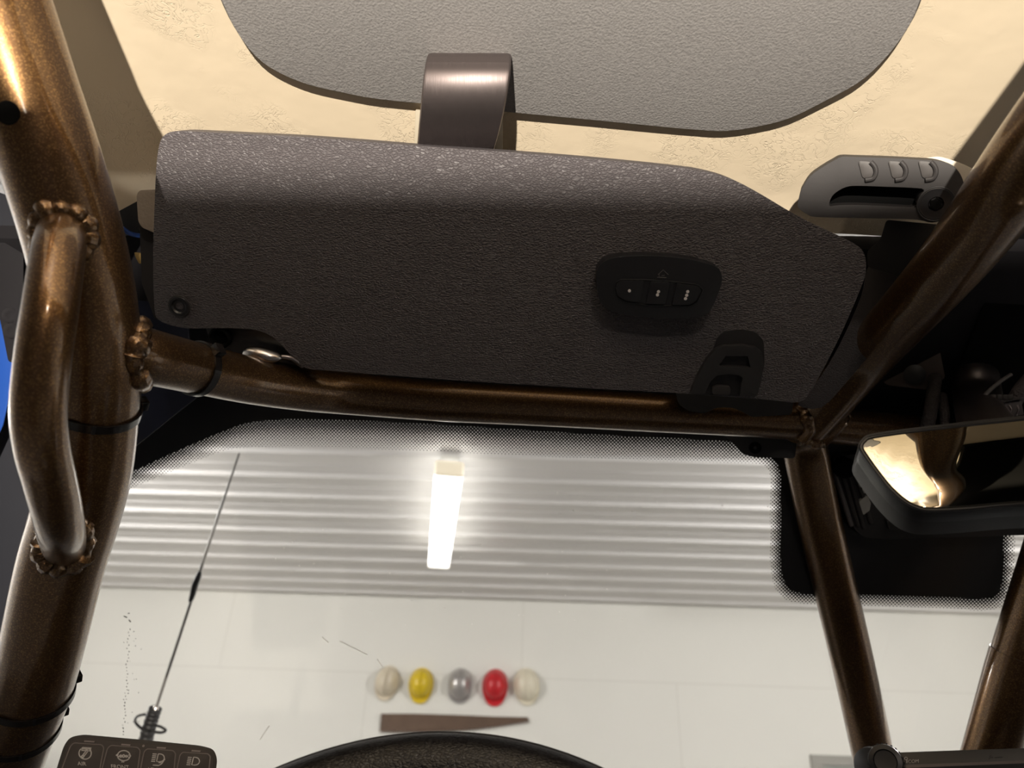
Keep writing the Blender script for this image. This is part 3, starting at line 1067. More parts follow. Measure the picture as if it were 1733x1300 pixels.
# lower-left fixing
c = VP.p(304, 518)
obj('screw', lathem(c, VP.n, [(0.0078, -0.001), (0.0078, 0.0006), (0.0068, 0.0014), (0.0052, 0.0014), (0.0042, 0.0003), (0.0026, 0.0), (0.0012, -0.0002), (0, -0.0002)], 36), BLACK2, visor, label='dark round plastic fixing in the lower left corner')
obj('fixing_rim', ringm([c + (VP.axes(304, 518)[1] * math.cos(a) + VP.axes(304, 518)[2] * math.sin(a)) * 0.0074 + VP.n * 0.0007 for a in [2 * math.pi * k / 40 for k in range(40)]], 0.0006, 8), RUBBER, visor)
# pivot hardware in the notch
obj('pivot_block', platem([VP.p(a, b, -0.006) for a, b in rounded([(345, 545), (470, 548), (505, 600), (520, 622), (470, 612), (410, 598), (360, 590)], 8)], VP.n, 0.012, 0.003), BLACK2, visor)
kx = VP.axes(448, 600)
knob = bmesh.new()
bmesh.ops.create_uvsphere(knob, u_segments=32, v_segments=20, radius=1.0)
kc = VP.p(444, 602, 0.004)
for v in knob.verts:
    q = v.co.copy()
    px_ = kx[1] * 0.96 - kx[2] * 0.08
    v.co = kc + px_ * (q.x * 0.0150) + kx[2] * (q.y * 0.0066 * (1 - 0.25 * q.x)) + VP.n * (q.z * 0.007)
obj('pivot_knob', knob, CHROME, visor, label='satin silver oval pivot knob')
obj('pivot_rod', tubem([VP.p(462, 604, 0.003), VP.p(492, 606, 0.002), VP.p(512, 620, -0.004)], 0.0018, 12), GREYMETAL, visor)
obj('pivot_socket', lathem(VP.p(372, 572, -0.003), VP.n, [(0.008, -0.004), (0.008, 0.001), (0.0065, 0.002), (0.005, -0.002), (0, -0.002)], 28), SHADE, visor)
# garage remote pod
K = 4.063
pod2 = crop([(243, 400), (245, 335), (258, 292), (298, 252), (380, 224), (490, 216), (600, 215), (700, 219), (800, 228), (900, 243), (980, 262), (1055, 285), (1092, 318), (1106, 380), (1085, 460), (1040, 565), (1000, 615), (940, 638), (820, 648), (700, 648), (580, 638), (450, 622), (330, 588), (272, 535), (250, 470)], 950, 380, K)
pod2 = [(p.x, p.y) for p in smooth_closed([Vector((a, b, 0)) for a, b in pod2], 3)]
pod = obj('remote_pod', platem([VP.p(a, b, 0.013) for a, b in pod2], VP.n, 0.015, 0.0045, 5), BLACK2, visor, label='black raised pod with three garage remote buttons')
btns = [[(372, 440), (378, 408), (410, 386), (568, 387), (540, 536), (440, 522), (388, 490)],
        [(616, 391), (748, 400), (710, 551), (582, 546)],
        [(794, 405), (935, 422), (965, 450), (925, 528), (882, 554), (760, 553)]]
for i, bt in enumerate(btns):
    q = rounded([Vector((*p, 0)) for p in crop(bt, 950, 380, K)], 3.5, 4)
    obj('button', platem([VP.p(p.x, p.y, 0.0148) for p in q], VP.n, 0.002, 0.0007, 3), BLACK2, pod)
for a, b in ((468, 456), (668, 462), (661, 484), (869, 462), (862, 487), (854, 510)):
    px_, py_ = 950 + a / K, 380 + b / K
    obj('dot', lathem(VP.p(px_, py_, 0.0149), VP.n, [(0.00105, -0.0002), (0.00105, 0.0002), (0, 0.0003)], 20), PRINT, pod, label='white dot')
bm = bmesh.new()
for seg in (((664, 346), (700, 313), (736, 346)), ((672, 338), (672, 356)), ((660, 363), (722, 366)), ((690, 352), (712, 350))):
    pp = [VP.p(950 + a / K, 380 + b / K, 0.0132) for a, b in seg]
    sweep(bm, pp, 0.00022, 6)
obj('house_icon', bm, simple('grey_icon', (0.12, 0.11, 0.11), 0.5), pod)
bm = ringm([VP.p(p[0], p[1], 0.0136) for p in [(q.x, q.y) for q in rounded([Vector((*p, 0)) for p in crop([(366, 440), (374, 400), (408, 379), (570, 380), (752, 392), (940, 414), (975, 450), (930, 536), (884, 562), (580, 554), (440, 531), (382, 497)], 950, 380, K)], 3.5, 4)]], 0.0004, 6)
obj('button_surround', bm, BLACK2, pod)
# clip at the lower right
clip_out = crop([(890, 1166), (935, 1050), (1000, 930), (1060, 862), (1110, 838), (1250, 832), (1340, 848), (1380, 880), (1391, 960), (1375, 1080), (1342, 1180), (1230, 1182), (1236, 1110), (1248, 1055), (1220, 1036), (1150, 1030), (1070, 1040), (1025, 1080), (985, 1168)], 950, 380, K)
clip_hole = crop([(1086, 966), (1128, 906), (1282, 906), (1302, 978), (1298, 986), (1092, 974)], 950, 380, K)
r3 = lambda l, r=2.0: [(p.x, p.y) for p in rounded([Vector((*p, 0)) for p in l], r, 4)]
obj('recess_shade', platem([VP.p(a, b, 0.0006) for a, b in r3(crop([(1000, 925), (1050, 850), (1070, 780), (1120, 735), (1230, 720), (1340, 740), (1392, 800), (1398, 960), (1345, 1184), (890, 1168)], 950, 380, K), 6)], VP.n, 0.004, 0.0004), simple('recess_shade_black', (0.012, 0.011, 0.012), 0.6), visor)  # dark plate painted for the shaded indent above the clip
obj('clip', platem([VP.p(a, b, 0.005) for a, b in r3(clip_out)], VP.n, 0.0045, 0.0012, 3, holes=[[VP.p(a, b, 0.005) for a, b in r3(clip_hole, 1.5)]]), BLACK, visor, label='A-shaped black plastic clip')
obj('peg', platem([VP.p(a, b, 0.004) for a, b in r3(crop([(1040, 1170), (1035, 1130), (1070, 1110), (1165, 1116), (1160, 1175)], 950, 380, K), 5)], VP.n, 0.006, 0.0015, 3), RUBBER, visor)
# scuff marks on the pad
bm = bmesh.new()
random.seed(21)
def scuff(cx, cy, sx, sy, n, L, ang):
    for _ in range(n):
        a, b = random.gauss(cx, sx), random.gauss(cy, sy)
        l = L * random.uniform(.4, 1.3)
        an = ang + random.gauss(0, .35)
        p, q = VP.p(a, b, 0.0001), VP.p(a + l * math.cos(an), b + l * math.sin(an), 0.0001)
        sweep(bm, [p, q], 0.00007, 4)
scuff(600, 520, 28, 26, 90, 9, 1.6); scuff(765, 425, 22, 12, 26, 7, .9); scuff(880, 430, 18, 14, 16, 6, 1.9)
scuff(970, 430, 8, 14, 22, 9, 1.2); scuff(420, 440, 5, 9, 10, 8, 2.0); scuff(900, 585, 30, 4, 26, 4, 1.5); scuff(955, 540, 4, 14, 8, 8, 1.5); scuff(430, 525, 4, 10, 8, 7, 1.6)
obj('scuff_marks', bm, simple('pale_scuff', (0.10, 0.095, 0.09), 0.8), visor, kind='stuff', label='pale scuff marks on the vinyl')

# visor mount behind the left end
MP = Plane(at(245, 360, .52), -ray(245, 360))
t = thing('visor_mount', 'tan visor mount tucked behind the top left of the visor', 'mount', at(248, 400, .53))
obj('body', platem(MP.pts(r3([(231, 330), (236, 322), (275, 320), (275, 400), (240, 385), (234, 375)], 5)), MP.n, 0.03, 0.003), TAN, t)
obj('lower_housing', platem(MP.pts(r3([(236, 378), (262, 355), (290, 355), (290, 545), (262, 540), (240, 480)], 5), -0.012), MP.n, 0.02, 0.003), BLACK, t)

# ================================================================== BENT STRAP BRACKET
bx0, bx1 = 0, 0
def strap_pts(px, off=0.0):
    prof = [(px - 2, 262, .495), (px, 240, .478), (px + 2, 215, .462), (px + 4, 190, .450), (px + 6, 165, .441), (px + 8, 140, .436), (px + 9, 122, .434), (px + 10, 111, .436)]
    return prof
lp = smooth_open([at(704 + 0.0 + k * 2.2, y_, d + 0.010) for k, (y_, d) in enumerate(((266, .497), (245, .480), (218, .462), (190, .449), (163, .441), (138, .437), (118, .437), (103, .441)))], 5)
axis = (at(857, 115, .437) - at(716, 99, .437)).normalized()
axis = Vector((axis.x, 0, 0)).normalized()
wid = (at(853, 190, .449) - at(708, 175, .449)).length
# curl back up to the roof pad behind the visible face
last = lp[-1]
tail = [last + Vector((0, 0.002, 0.010)), last + Vector((0, 0.010, 0.019)), last + Vector((0, 0.022, 0.024))]
prof3 = smooth_open(lp[::3] + [last] + tail, 4)
bm = bmesh.new()
th_ = 0.003
n = len(prof3)
nor = []
for i in range(n):
    tg = (prof3[min(i + 1, n - 1)] - prof3[max(i - 1, 0)]).normalized()
    q = tg.cross(axis).normalized()
    if q.dot(O - prof3[i]) < 0 and i < n - 14:
        q = -q
    if i and q.dot(nor[-1]) < 0:
        q = -q
    nor.append(q)
rows = []
for i in range(n):
    a = prof3[i]
    b = a + axis * wid
    e = 0.0022
    rows.append([bm.verts.new(p) for p in (a - nor[i] * th_, a - nor[i] * e * 0.9, a + axis * e * 0.35 - nor[i] * e * 0.25, a + axis * e, b - axis * e, b - axis * e * 0.35 - nor[i] * e * 0.25, b - nor[i] * e * 0.9, b - nor[i] * th_)])
for i in range(n - 1):
    for j in range(8):
        j2 = (j + 1) % 8
        bm.faces.new((rows[i][j], rows[i][j2], rows[i + 1][j2], rows[i + 1][j]))
bm.faces.new(rows[0]); bm.faces.new(rows[-1][::-1])
bmesh.ops.recalc_face_normals(bm, faces=bm.faces)
br_ = thing('visor_bracket', 'bent brushed dark metal strap hooked between the visor and the grey pad', 'bracket', at(780, 240, .48))
obj('strap', bm, BRUSHED, br_)
SP = Plane(at(775, 230, .515), (0, -0.45, -0.89))
obj('base_plate', platem(SP.pts(r3([(703, 186), (851, 199), (850, 300), (700, 300)], 2)), SP.n, 0.002, 0.0004), simple('beige_plate', (0.42, 0.37, 0.28), 0.5), br_)

# ================================================================== ROOF LATCH (right)
LC = at(1490, 325, .475)
LP = Plane(LC, (ray(1490, 325) * -1.0).normalized() + Vector((0, -0.1, -0.25)))
latch = thing('roof_latch', 'charcoal lever latch with three finger grips on the cream roof', 'latch', at(1490, 380, .49))
LK = 3.25
def L2(l, r=None):
    q = crop(l, 1233, 150, LK)
    if r:
        return r3(q, r)
    return [(p.x, p.y) for p in smooth_closed([Vector((*p, 0)) for p in q], 3)]
outer = [(380, 636), (392, 580), (402, 552), (448, 482), (520, 430), (578, 396), (622, 375), (700, 376), (800, 379), (930, 384), (1060, 391), (1160, 398), (1232, 421), (1278, 476), (1297, 540), (1292, 600), (1258, 662), (1200, 712), (1120, 737), (1040, 722), (900, 716), (690, 712), (480, 706), (430, 690), (388, 660)]
slot = [(556, 646), (562, 606), (590, 572), (645, 542), (710, 535), (860, 540), (1010, 546), (1075, 556), (1052, 590), (1040, 630), (1040, 655), (900, 648), (700, 640), (600, 642)]
obj('lever', platem([LP.p(a, b) for a, b in L2(outer)], LP.n, 0.030, 0.0085, 5, holes=[[LP.p(a, b) for a, b in L2(slot)]]), RUBBER, latch)
obj('slot_back', platem([LP.p(a, b, -0.016) for a, b in L2([(520, 690), (520, 560), (640, 500), (1100, 520), (1080, 690)])], LP.n, 0.008), SHADE, latch)
obj('inner_bar', platem([LP.p(a, b, -0.004) for a, b in r3(crop([(545, 662), (590, 640), (700, 640), (990, 655), (1045, 640), (1050, 700), (560, 700)], 1233, 150, LK), 3)], LP.n, 0.014, 0.003), RUBBER, latch)
for gx in (770, 935, 1100):
    gp = crop([(gx - 58, 398), (gx + 8, 402), (gx + 30, 430), (gx + 34, 470), (gx + 14, 498), (gx - 34, 492), (gx - 44, 450)], 1233, 150, LK)
    obj('finger_grip', platem([LP.p(a, b, 0.0009) for a, b in r3(gp, 5)], LP.n, 0.003, 0.0008, 2), simple('pale_rubber', (0.062, 0.056, 0.054), 0.55), latch, label='shallow grey finger grip')  # grips a paler grey than the lever
    arc = crop([(gx + 12, 404), (gx + 34, 430), (gx + 40, 462), (gx + 24, 494), (gx - 18, 503)], 1233, 150, LK)
    obj('grip_ridge', tubem([LP.p(a, b, 0.0008) for a, b in arc], 0.0016, 10), RUBBER, latch)
sc_c = LP.p(1233 + 1140 / LK, 150 + 634 / LK, 0.0005)
scx, scy = LP.axes(1583, 345)[1:]
obj('screw', lathem(sc_c, LP.n, [(0.0102, -0.004), (0.0102, 0.0006), (0.0094, 0.0012), (0.0086, 0.0010), (0.0045, 0.001), (0.0035, -0.001), (0, -0.001)], 40), BLACK2, latch)
obj('screw_ring', ringm([sc_c + (scx * math.cos(a) + scy * math.sin(a)) * 0.0103 + LP.n * 0.0006 for a in [2 * math.pi * k / 48 for k in range(48)]], 0.0005, 8), BLACK, latch)
obj('screw_socket', platem([sc_c + (scx * math.cos(a) + scy * math.sin(a)) * (0.0042 if k % 2 else 0.0028) + LP.n * 0.0012 for k, a in enumerate([2 * math.pi * k / 12 for k in range(12)])], LP.n, 0.001), SHADE, latch)
obj('base_plate', platem([LP.p(a, b, -0.034) for a, b in L2([(1020, 420), (1060, 388), (1120, 377), (1180, 378), (1300, 420), (1352, 452), (1364, 500), (1350, 545), (1300, 600), (1200, 640), (1100, 560)])], LP.n, 0.003, 0.0006), simple('cream_plate', (0.62, 0.55, 0.44), 0.5), latch)
obj('mount_post', boxm(LP.p(1520, 330, -0.06), (0.02, 0.012, 0.034), (LP.axes(1520, 330)[1], LP.axes(1520, 330)[2], LP.n), 0.003), BLACK, latch)
HK = Plane(at(1520, 410, .535), -ray(1520, 410))
obj('hook', platem(HK.pts(r3([(1500, 372), (1590, 380), (1570, 440), (1530, 470), (1468, 452), (1468, 425), (1490, 405)], 6)), HK.n, 0.02, 0.003), BLACK, latch)

# dark trim strip between visor and roof tube
TP = Plane(at(1460, 540, .575), -ray(1440, 560))
obj('header_trim', platem(TP.pts([(p.x, p.y) for p in smooth_closed([Vector((a, b, 0)) for a, b in ((1466, 462), (1474, 446), (1492, 437), (1534, 438), (1560, 450), (1530, 520), (1480, 590), (1430, 650), (1390, 690), (1350, 686), (1366, 668), (1400, 620), (1430, 565), (1458, 500))], 3)]), TP.n, 0.03, 0.005, 4), mat_leather('dark_trim_vinyl', (0.045, 0.040, 0.043), 0.5, 600, 0.3), label='dark vinyl trim strip squeezed between the visor and the diagonal bronze tube', cat='trim')

# ================================================================== REAR VIEW MIRROR
MC = at(1580, 790, .42)
dd = ray(1580, 790).normalized()
rdir = (rel(0.262, 0.20, 0.33) - at(1580, 790, .42)).normalized()
MN = (rdir - dd).normalized()
MR = Plane(MC, MN)
mirror = thing('rearview_mirror', 'frameless rearview mirror reflecting cream roof and bronze tube', 'mirror', MC)
gl2 = [(1461, 757), (1466, 748), (1480, 742), (1560, 731), (1733, 712), (1850, 703), (1935, 702), (1968, 715), (1978, 745), (1968, 790), (1940, 826), (1890, 842), (1733, 848), (1640, 856), (1580, 859), (1556, 856), (1535, 846), (1510, 824), (1488, 797), (1470, 772)]
g3 = [(p.x, p.y) for p in smooth_closed([Vector((a, b, 0)) for a, b in gl2], 3)]
gcx, gcy = 1715, 782
obj('mirror_glass', platem([MR.p(a, b, 0.001) for a, b in g3], MR.n, 0.002, 0.0006, 2), simple('mirror_silver', (0.62, 0.57, 0.45), 0.015, 1.0), mirror)
def grow(l, k):
    out = []
    for i in range(len(l)):
        a, b = Vector(l[i - 1]), Vector(l[(i + 1) % len(l)])
        tg = (b - a).normalized()
        nn = Vector((tg.y, -tg.x))
        if nn.dot(Vector(l[i]) - Vector((gcx, gcy))) < 0:
            nn = -nn
        p = Vector(l[i]) + nn * k
        out.append((p.x, p.y))
    return out
obj('bezel', platem([MR.p(a, b, 0.0006) for a, b in grow(g3, 7)], MR.n, 0.012, 0.002, 3, holes=[[MR.p(a, b, 0.0006) for a, b in g3]]), BLACK2, mirror)
hs = [MR.p(a, b, -0.006) for a, b in grow(g3, 9)]
obj('housing', platem([p - Vector((0, 0, 0.0)) for p in hs], MR.n, 0.026, 0.002, 3, back_bevel=0.012), BLACK, mirror)
# stem and sensor cover on the glass
obj('stem', tubem([MR.p(1700, 775, -0.03), at(1660, 700, .62), at(1650, 640, .66)], 0.019, 24), GREYMETAL, mirror, label='grey metal mirror stem')

scv = thing('sensor_cover', 'black ribbed sensor cover on the windshield behind the mirror', 'cover', WS.p(1480, 890))
SV = Plane(WS.p(1480, 850, 0.012), WS.n)
obj('housing', platem(SV.pts(r3([(1408, 775), (1480, 765), (1760, 790), (1760, 905), (1500, 913), (1462, 910), (1446, 896)], 8), 0.012), SV.n, 0.022, 0.004, 3), BLACK, scv)
for k, (a, b) in enumerate((((1412, 800), (1441, 890)), ((1424, 800), (1452, 890)), ((1436, 800), (1462, 894)), ((1448, 800), (1474, 886)))):
    obj('rib', tubem([SV.p(*a, 0.0125), SV.p((a[0] + b[0]) / 2, (a[1] + b[1]) / 2, 0.0135), SV.p(*b, 0.0125)], 0.0022, 10), RUBBER if k else simple('rib_grey', (0.10, 0.09, 0.09), 0.4), scv)
TABM = simple('pale_grey_tab', (0.36, 0.36, 0.33), 0.5)
for q in ([(1448, 806), (1454, 798), (1464, 820), (1460, 826), (1455, 824)], [(1459, 828), (1465, 823), (1469, 830), (1463, 836)], [(1454, 849), (1468, 838), (1474, 852), (1472, 864), (1461, 872)]):
    obj('tab', platem(SV.pts(r3(q, 1.5), 0.016), SV.n, 0.006, 0.0008), TABM, scv, label='pale grey plastic tab')
obj('lower_lip', platem(SV.pts(r3([(1500, 880), (1600, 892), (1598, 900), (1505, 898)], 4), 0.016), SV.n, 0.006, 0.001), RUBBER, scv)
obj('screw_knob', lathem(SV.p(1425, 790, 0.012), SV.n, [(0.010, 0), (0.010, 0.008), (0.007, 0.011), (0, 0.011)], 24), SHADE, scv)

# clutter above the mirror
t = thing('wiring_connector', 'grey plug connector with small pins above the right end of the mirror', 'connector', at(1700, 690, .60))
CP = Plane(at(1700, 690, .60), -ray(1700, 690))
obj('plug_body', platem(CP.pts(r3([(1671, 686), (1728, 678), (1733, 702), (1674, 710)], 2)), CP.n, 0.016, 0.001), simple('dusty_plastic', (0.075, 0.065, 0.068), 0.45), t)
obj('plug_flange', platem(CP.pts(r3([(1665, 681), (1727, 672), (1728, 676), (1666, 686)], 1), 0.003), CP.n, 0.02, 0.0005), RUBBER, t)
for a in (1682, 1692, 1701, 1710):
    obj('pin', boxm(CP.p(a, 672, 0.001), (0.0018, 0.002, 0.003), (CP.axes(a, 668)[1], CP.axes(a, 668)[2], CP.n), 0.0004), RUBBER, t)
for a, b, c_ in ((1690, 1694, 1688), (1708, 1712, 1706), (1722, 1724, 1720)):
    obj('key_slot', tubem([CP.p(a, 686, 0.0006), CP.p(b, 694, 0.0008), CP.p(c_, 703, 0.0006)], 0.0007, 6), GREYMETAL, t)
LOOM = simple('braided_loom', (0.055, 0.045, 0.045), 0.6, bump=1.0, bscale=600, bdist=0.002)
obj('cable_loom', tubem([at(1583, 640, .66), at(1580, 660, .645), at(1574, 700, .635), at(1566, 735, .64)], 0.0055, 16), LOOM, label='thick braided cable sleeve hanging left of the mirror stem', cat='cable')
obj('cable_loom', tubem([at(1594, 670, .66), at(1598, 695, .645), at(1600, 730, .64)], 0.004, 16), LOOM, label='short thin cable sleeve tucked beside the thick braided one', cat='cable')
obj('cable_loom', tubem([at(1745, 640, .62), at(1728, 660, .61), at(1716, 680, .612)], 0.006, 16), LOOM, label='braided cable rising above the plug connector', cat='cable')
obj('wire_prop', tubem([at(1664, 704, .60), at(1656, 690, .60), at(1668, 668, .605), at(1690, 648, .61), at(1711, 634, .615)], 0.0016, 10), simple('grey_wire', (0.10, 0.09, 0.09), 0.5), label='thin grey bent wire beside the mirror stem', cat='wire')
HB = Plane(at(1560, 640, .665), -ray(1560, 640))
t = thing('passenger_bracket', 'dark bracket under the passenger roof edge beside the diagonal tube', 'bracket', HB.p(1550, 640))
obj('plate', platem(HB.pts(r3([(1490, 640), (1540, 600), (1590, 590), (1600, 640), (1570, 660), (1500, 652)], 6)), HB.n, 0.01, 0.002), simple('dark_brown_plate', (0.05, 0.035, 0.03), 0.6), t)
obj('bolt', lathem(HB.p(1548, 634), HB.n, [(0.009, 0), (0.009, 0.003), (0.005, 0.005), (0, 0.005)], 20), BLACK, t)

# ================================================================== ANTENNA outside
ant = thing('antenna', 'whip antenna with a coiled cable outside the windshield on the left', 'antenna', at(242, 1290, 1.25))
obj('mast', tubem([at(262, 1205, 1.25), at(294, 1108, 1.26), at(326, 1010, 1.27)], 0.0024, 12), simple('grey_mast', (0.20, 0.19, 0.18), 0.4), ant)
obj('tip_whip', tubem([at(336, 975, 1.27), at(372, 865, 1.28), at(405, 767, 1.29)], lambda q: 0.0026 - 0.0010 * q, 12), simple('grey_whip', (0.22, 0.21, 0.20), 0.4), ant)
obj('ferrule', tubem([at(322, 1018, 1.27), at(326, 1006, 1.27), at(330, 990, 1.27), at(336, 975, 1.27), at(338, 968, 1.27)], lambda q: 0.0032 + 0.0022 * math.sin(math.pi * min(1, max(0, q))), 14), BLACK, ant)
obj('base_spring', tubem([at(238, 1300, 1.24), at(247, 1252, 1.245), at(256, 1220, 1.25), at(263, 1199, 1.25)], lambda q: 0.012 - 0.0015 * q + 0.0006 * math.sin(q * 60), 18, 24), BLACK, ant)
loop = [(252, 1240), (238, 1232), (229, 1222), (231, 1214), (240, 1210), (256, 1209)]
obj('cable', tubem([at(a, b, 1.225 + 0.01 * i) for i, (a, b) in enumerate(loop)], 0.0022, 10), BLACK, ant)
loop = [(256, 1229), (268, 1229), (277, 1233), (280, 1237), (272, 1240), (255, 1238)]
obj('cable', tubem([at(a, b, 1.235) for a, b in loop], 0.0022, 10), BLACK, ant)
obj('mast_collar', lathem(at(262, 1205, 1.25), (at(294, 1108, 1.26) - at(262, 1205, 1.25)), [(0.0, -0.004), (0.0065, -0.004), (0.0065, 0.004), (0.0035, 0.010), (0, 0.010)], 20), CHROME, ant)

# ================================================================== STEERING WHEEL
wt = at(768, 1300, .40)
tl = math.radians(24)
wn_ = Vector((0, -math.cos(tl), math.sin(tl)))
wu = Vector((0, math.sin(tl), math.cos(tl)))
RW = 0.183
wc = wt - wu * RW
wheel = thing('steering_wheel', 'black leather steering wheel rim at the bottom of the view', 'steering wheel', wc)
loop = [wc + (wx * math.sin(a) + wu * math.cos(a)) * RW for a in [2 * math.pi * k / 160 for k in range(160)]]
obj('rim', ringm(loop, 0.0172, 32), WHEEL, wheel)
obj('seam', ringm([p + (p - wc).normalized() * 0.0155 + wn_ * 0.0078 for p in loop], 0.0007, 8), BLACK2, wheel)
obj('hub', lathem(wc - wn_ * 0.02, wn_, [(0.0, -0.05), (0.05, -0.05), (0.075, -0.01), (0.075, 0.01), (0.06, 0.022), (0, 0.026)], 40), BLACK, wheel)
for a in (math.radians(100), math.radians(-100), math.radians(180)):
    obj('spoke', sweep(bmesh.new(), [wc + (wx * math.sin(a) + wu * math.cos(a)) * q - wn_ * 0.015 * (1 - q / RW) for q in (0.05, 0.1, 0.15, RW)], 0.012, 16), BLACK, wheel)
obj('column', sweep(bmesh.new(), [wc - wn_ * 0.06, wc - wn_ * 0.17], 0.035, 24), BLACK, wheel)

# ================================================================== DASHBOARD (just under the view)
prof = [(.50, -.12), (.54, -.075), (.62, -.055), (.80, -.065), (.92, -.10), (.92, -.30), (.55, -.35), (.50, -.25)]
bm = bmesh.new()
ls = [[bm.verts.new(rel(x, a, b)) for a, b in prof] for x in (-0.55, 0.95)]
for i in range(len(prof)):
    j = (i + 1) % len(prof)
    bm.faces.new((ls[0][i], ls[0][j], ls[1][j], ls[1][i]))
bm.faces.new(ls[0]); bm.faces.new(ls[1][::-1])
bmesh.ops.recalc_face_normals(bm, faces=bm.faces)
obj('dashboard', bm, BLACK, label='black dashboard below the windshield', cat='dashboard')

# ================================================================== SWITCH PANEL
SWC = at(230, 1300, .50)
SW = Plane(SWC, (ray(230, 1300) * -1).normalized() + Vector((0, -0.1, 0.15)))
sw = thing('switch_panel', 'dark brown-grey switch panel with white icons in front of the antenna', 'switch panel', SW.p(235, 1400))
so_ = [(108, 1262), (118, 1248), (140, 1243), (240, 1252), (340, 1262), (362, 1268), (368, 1285), (362, 1330), (350, 1420), (75, 1400), (96, 1300)]
PANEL = simple('brown_grey_panel', (0.075, 0.062, 0.058), 0.55)
obj('body', platem([SW.p(a, b) for a, b in r3(so_, 10)], SW.n, 0.014, 0.002, 3), simple('panel_rim', (0.045, 0.038, 0.036), 0.5), sw)
fi = [(112, 1268), (122, 1253), (142, 1249), (240, 1258), (336, 1267), (356, 1273), (361, 1288), (355, 1330), (343, 1412), (82, 1392), (101, 1304)]
obj('face', platem([SW.p(a, b, 0.0006) for a, b in r3(fi, 8)], SW.n, 0.002, 0.0003), PANEL, sw)
k5 = 1733 / 300.0
def c5(l):
    return crop(l, 90, 1220, k5)
keys = [[(168, 250), (200, 218), (470, 235), (495, 262), (440, 560), (60, 540)],
        [(530, 275), (560, 242), (825, 262), (850, 290), (810, 590), (450, 570)],
        [(888, 305), (915, 276), (1170, 292), (1196, 318), (1165, 620), (830, 600)],
        [(1240, 335), (1265, 310), (1510, 322), (1535, 348), (1505, 650), (1180, 630)]]
LED = simple('led_bar_grey', (0.34, 0.29, 0.28), 0.5)
leds = [[(305, 192), (405, 198), (400, 213), (300, 207)], [(668, 224), (756, 231), (752, 246), (664, 239)], [(1014, 255), (1104, 260), (1098, 276), (1010, 270)], [(1356, 285), (1442, 291), (1437, 306), (1350, 300)]]
k_objs = []
for q, l in zip(keys, leds):
    kk = obj('switch_key', platem([SW.p(a, b, 0.0013) for a, b in r3(c5(q), 4)], SW.n, 0.002, 0.0005, 2), PANEL, sw)
    k_objs.append(kk)
    obj('key_outline', ringm([SW.p(a, b, 0.0011) for a, b in r3(c5(q), 4)], 0.00045, 6), simple('key_outline_grey', (0.26, 0.22, 0.21), 0.5), kk)
    obj('led_bar', platem([SW.p(a, b, 0.0011) for a, b in c5(l)], SW.n, 0.0008), LED, sw)
def strokes(lines, w=0.0004):
    bm = bmesh.new()
    for l in lines:
        pp = [SW.p(a, b, 0.0015) for a, b in c5(l)]
        sweep(bm, pp, w, 6)
    return bm
def circ(cx, cy, rx, ry, a0=0, a1=360, n=24):
    return [(cx + rx * math.cos(math.radians(a0 + (a1 - a0) * i / n)), cy + ry * math.sin(math.radians(a0 + (a1 - a0) * i / n))) for i in range(n + 1)]
obj('compressor_icon', strokes([circ(312, 318, 60, 58, -50, 230), [(284, 262), (372, 266), (368, 296), (278, 290), (284, 262)], [(282, 274), (370, 279)], circ(325, 287, 6, 5), [(318, 300), (282, 345)], [(336, 302), (298, 352)], circ(288, 350, 12, 9)]), PRINT, k_objs[0], label='white piston icon')
obj('diff_lock_icon', strokes([circ(690, 342, 62, 50), [(614, 336), (640, 326)], [(614, 336), (644, 354)], [(760, 344), (736, 332)], [(760, 344), (734, 362)], [(650, 336), (650, 356)], [(660, 330), (660, 362)], [(674, 334), (672, 358)], circ(688, 345, 10, 12), [(706, 336), (704, 358)], [(718, 334), (716, 362)], [(728, 340), (727, 356)], [(676, 388), (672, 408)], [(690, 390), (688, 408)]]), PRINT, k_objs[1], label='white axle lock icon')
def lamp_icon(dx, dy, tail):
    L = []
    for i in range(5):
        L.append([(972 + dx - i * 3.5, 324 + dy + i * 18), (1012 + dx - i * 4, 327 + dy + i * 18)])
    L.append([(1028 + dx, 324 + dy), (1054 + dx, 326 + dy)] + circ(1050 + dx, 363 + dy, 36, 36, -80, 80, 12) + [(1040 + dx, 402 + dy), (1010 + dx, 398 + dy), (1028 + dx, 324 + dy)])
    if tail:
        L.append([(974 + dx, 434 + dy), (1030 + dx, 438 + dy), (1060 + dx, 422 + dy), (1094 + dx, 374 + dy)])
        L.append([(1030 + dx, 410 + dy), (1062 + dx, 412 + dy), (1084 + dx, 384 + dy)])
    return L
obj('work_light_icon', strokes(lamp_icon(0, 0, True)), PRINT, k_objs[2], label='white lamp icon with a bumper curve')
obj('driving_light_icon', strokes(lamp_icon(344, 33, False)), PRINT, k_objs[3], label='white lamp icon')
def sw_text(s, px, py, h, par, ang=0.06):
    c, x, y_ = SW.axes(px, py)
    c = SW.p(px, py, 0.0014)
    x2 = (SW.p(px + 20, py + 20 * ang, 0.0014) - c).normalized()
    y2 = (SW.p(px - 3, py - 20, 0.0014) - c).normalized()
    size = (SW.p(px, py - h) - SW.p(px, py)).length / 0.70
    return obj('lettering', textm(s, c, x2, y2, SW.n, size, 0.0002), PRINT, par)
sw_text('AIR', 90 + 283 / k5, 1220 + 437 / k5, 6.6, k_objs[0])
sw_text('FRONT', 90 + 655 / k5, 1220 + 468 / k5, 6.6, k_objs[1])
sw_text('LEVEL', 90 + 1000 / k5, 1220 + 497 / k5, 6.6, k_objs[2])
obj('screw_dot', lathem(SW.p(90 + 882 / k5, 1220 + 247 / k5, 0.0008), SW.n, [(0.0008, 0), (0.0008, 0.0003), (0, 0.0004)], 12), LED, sw)
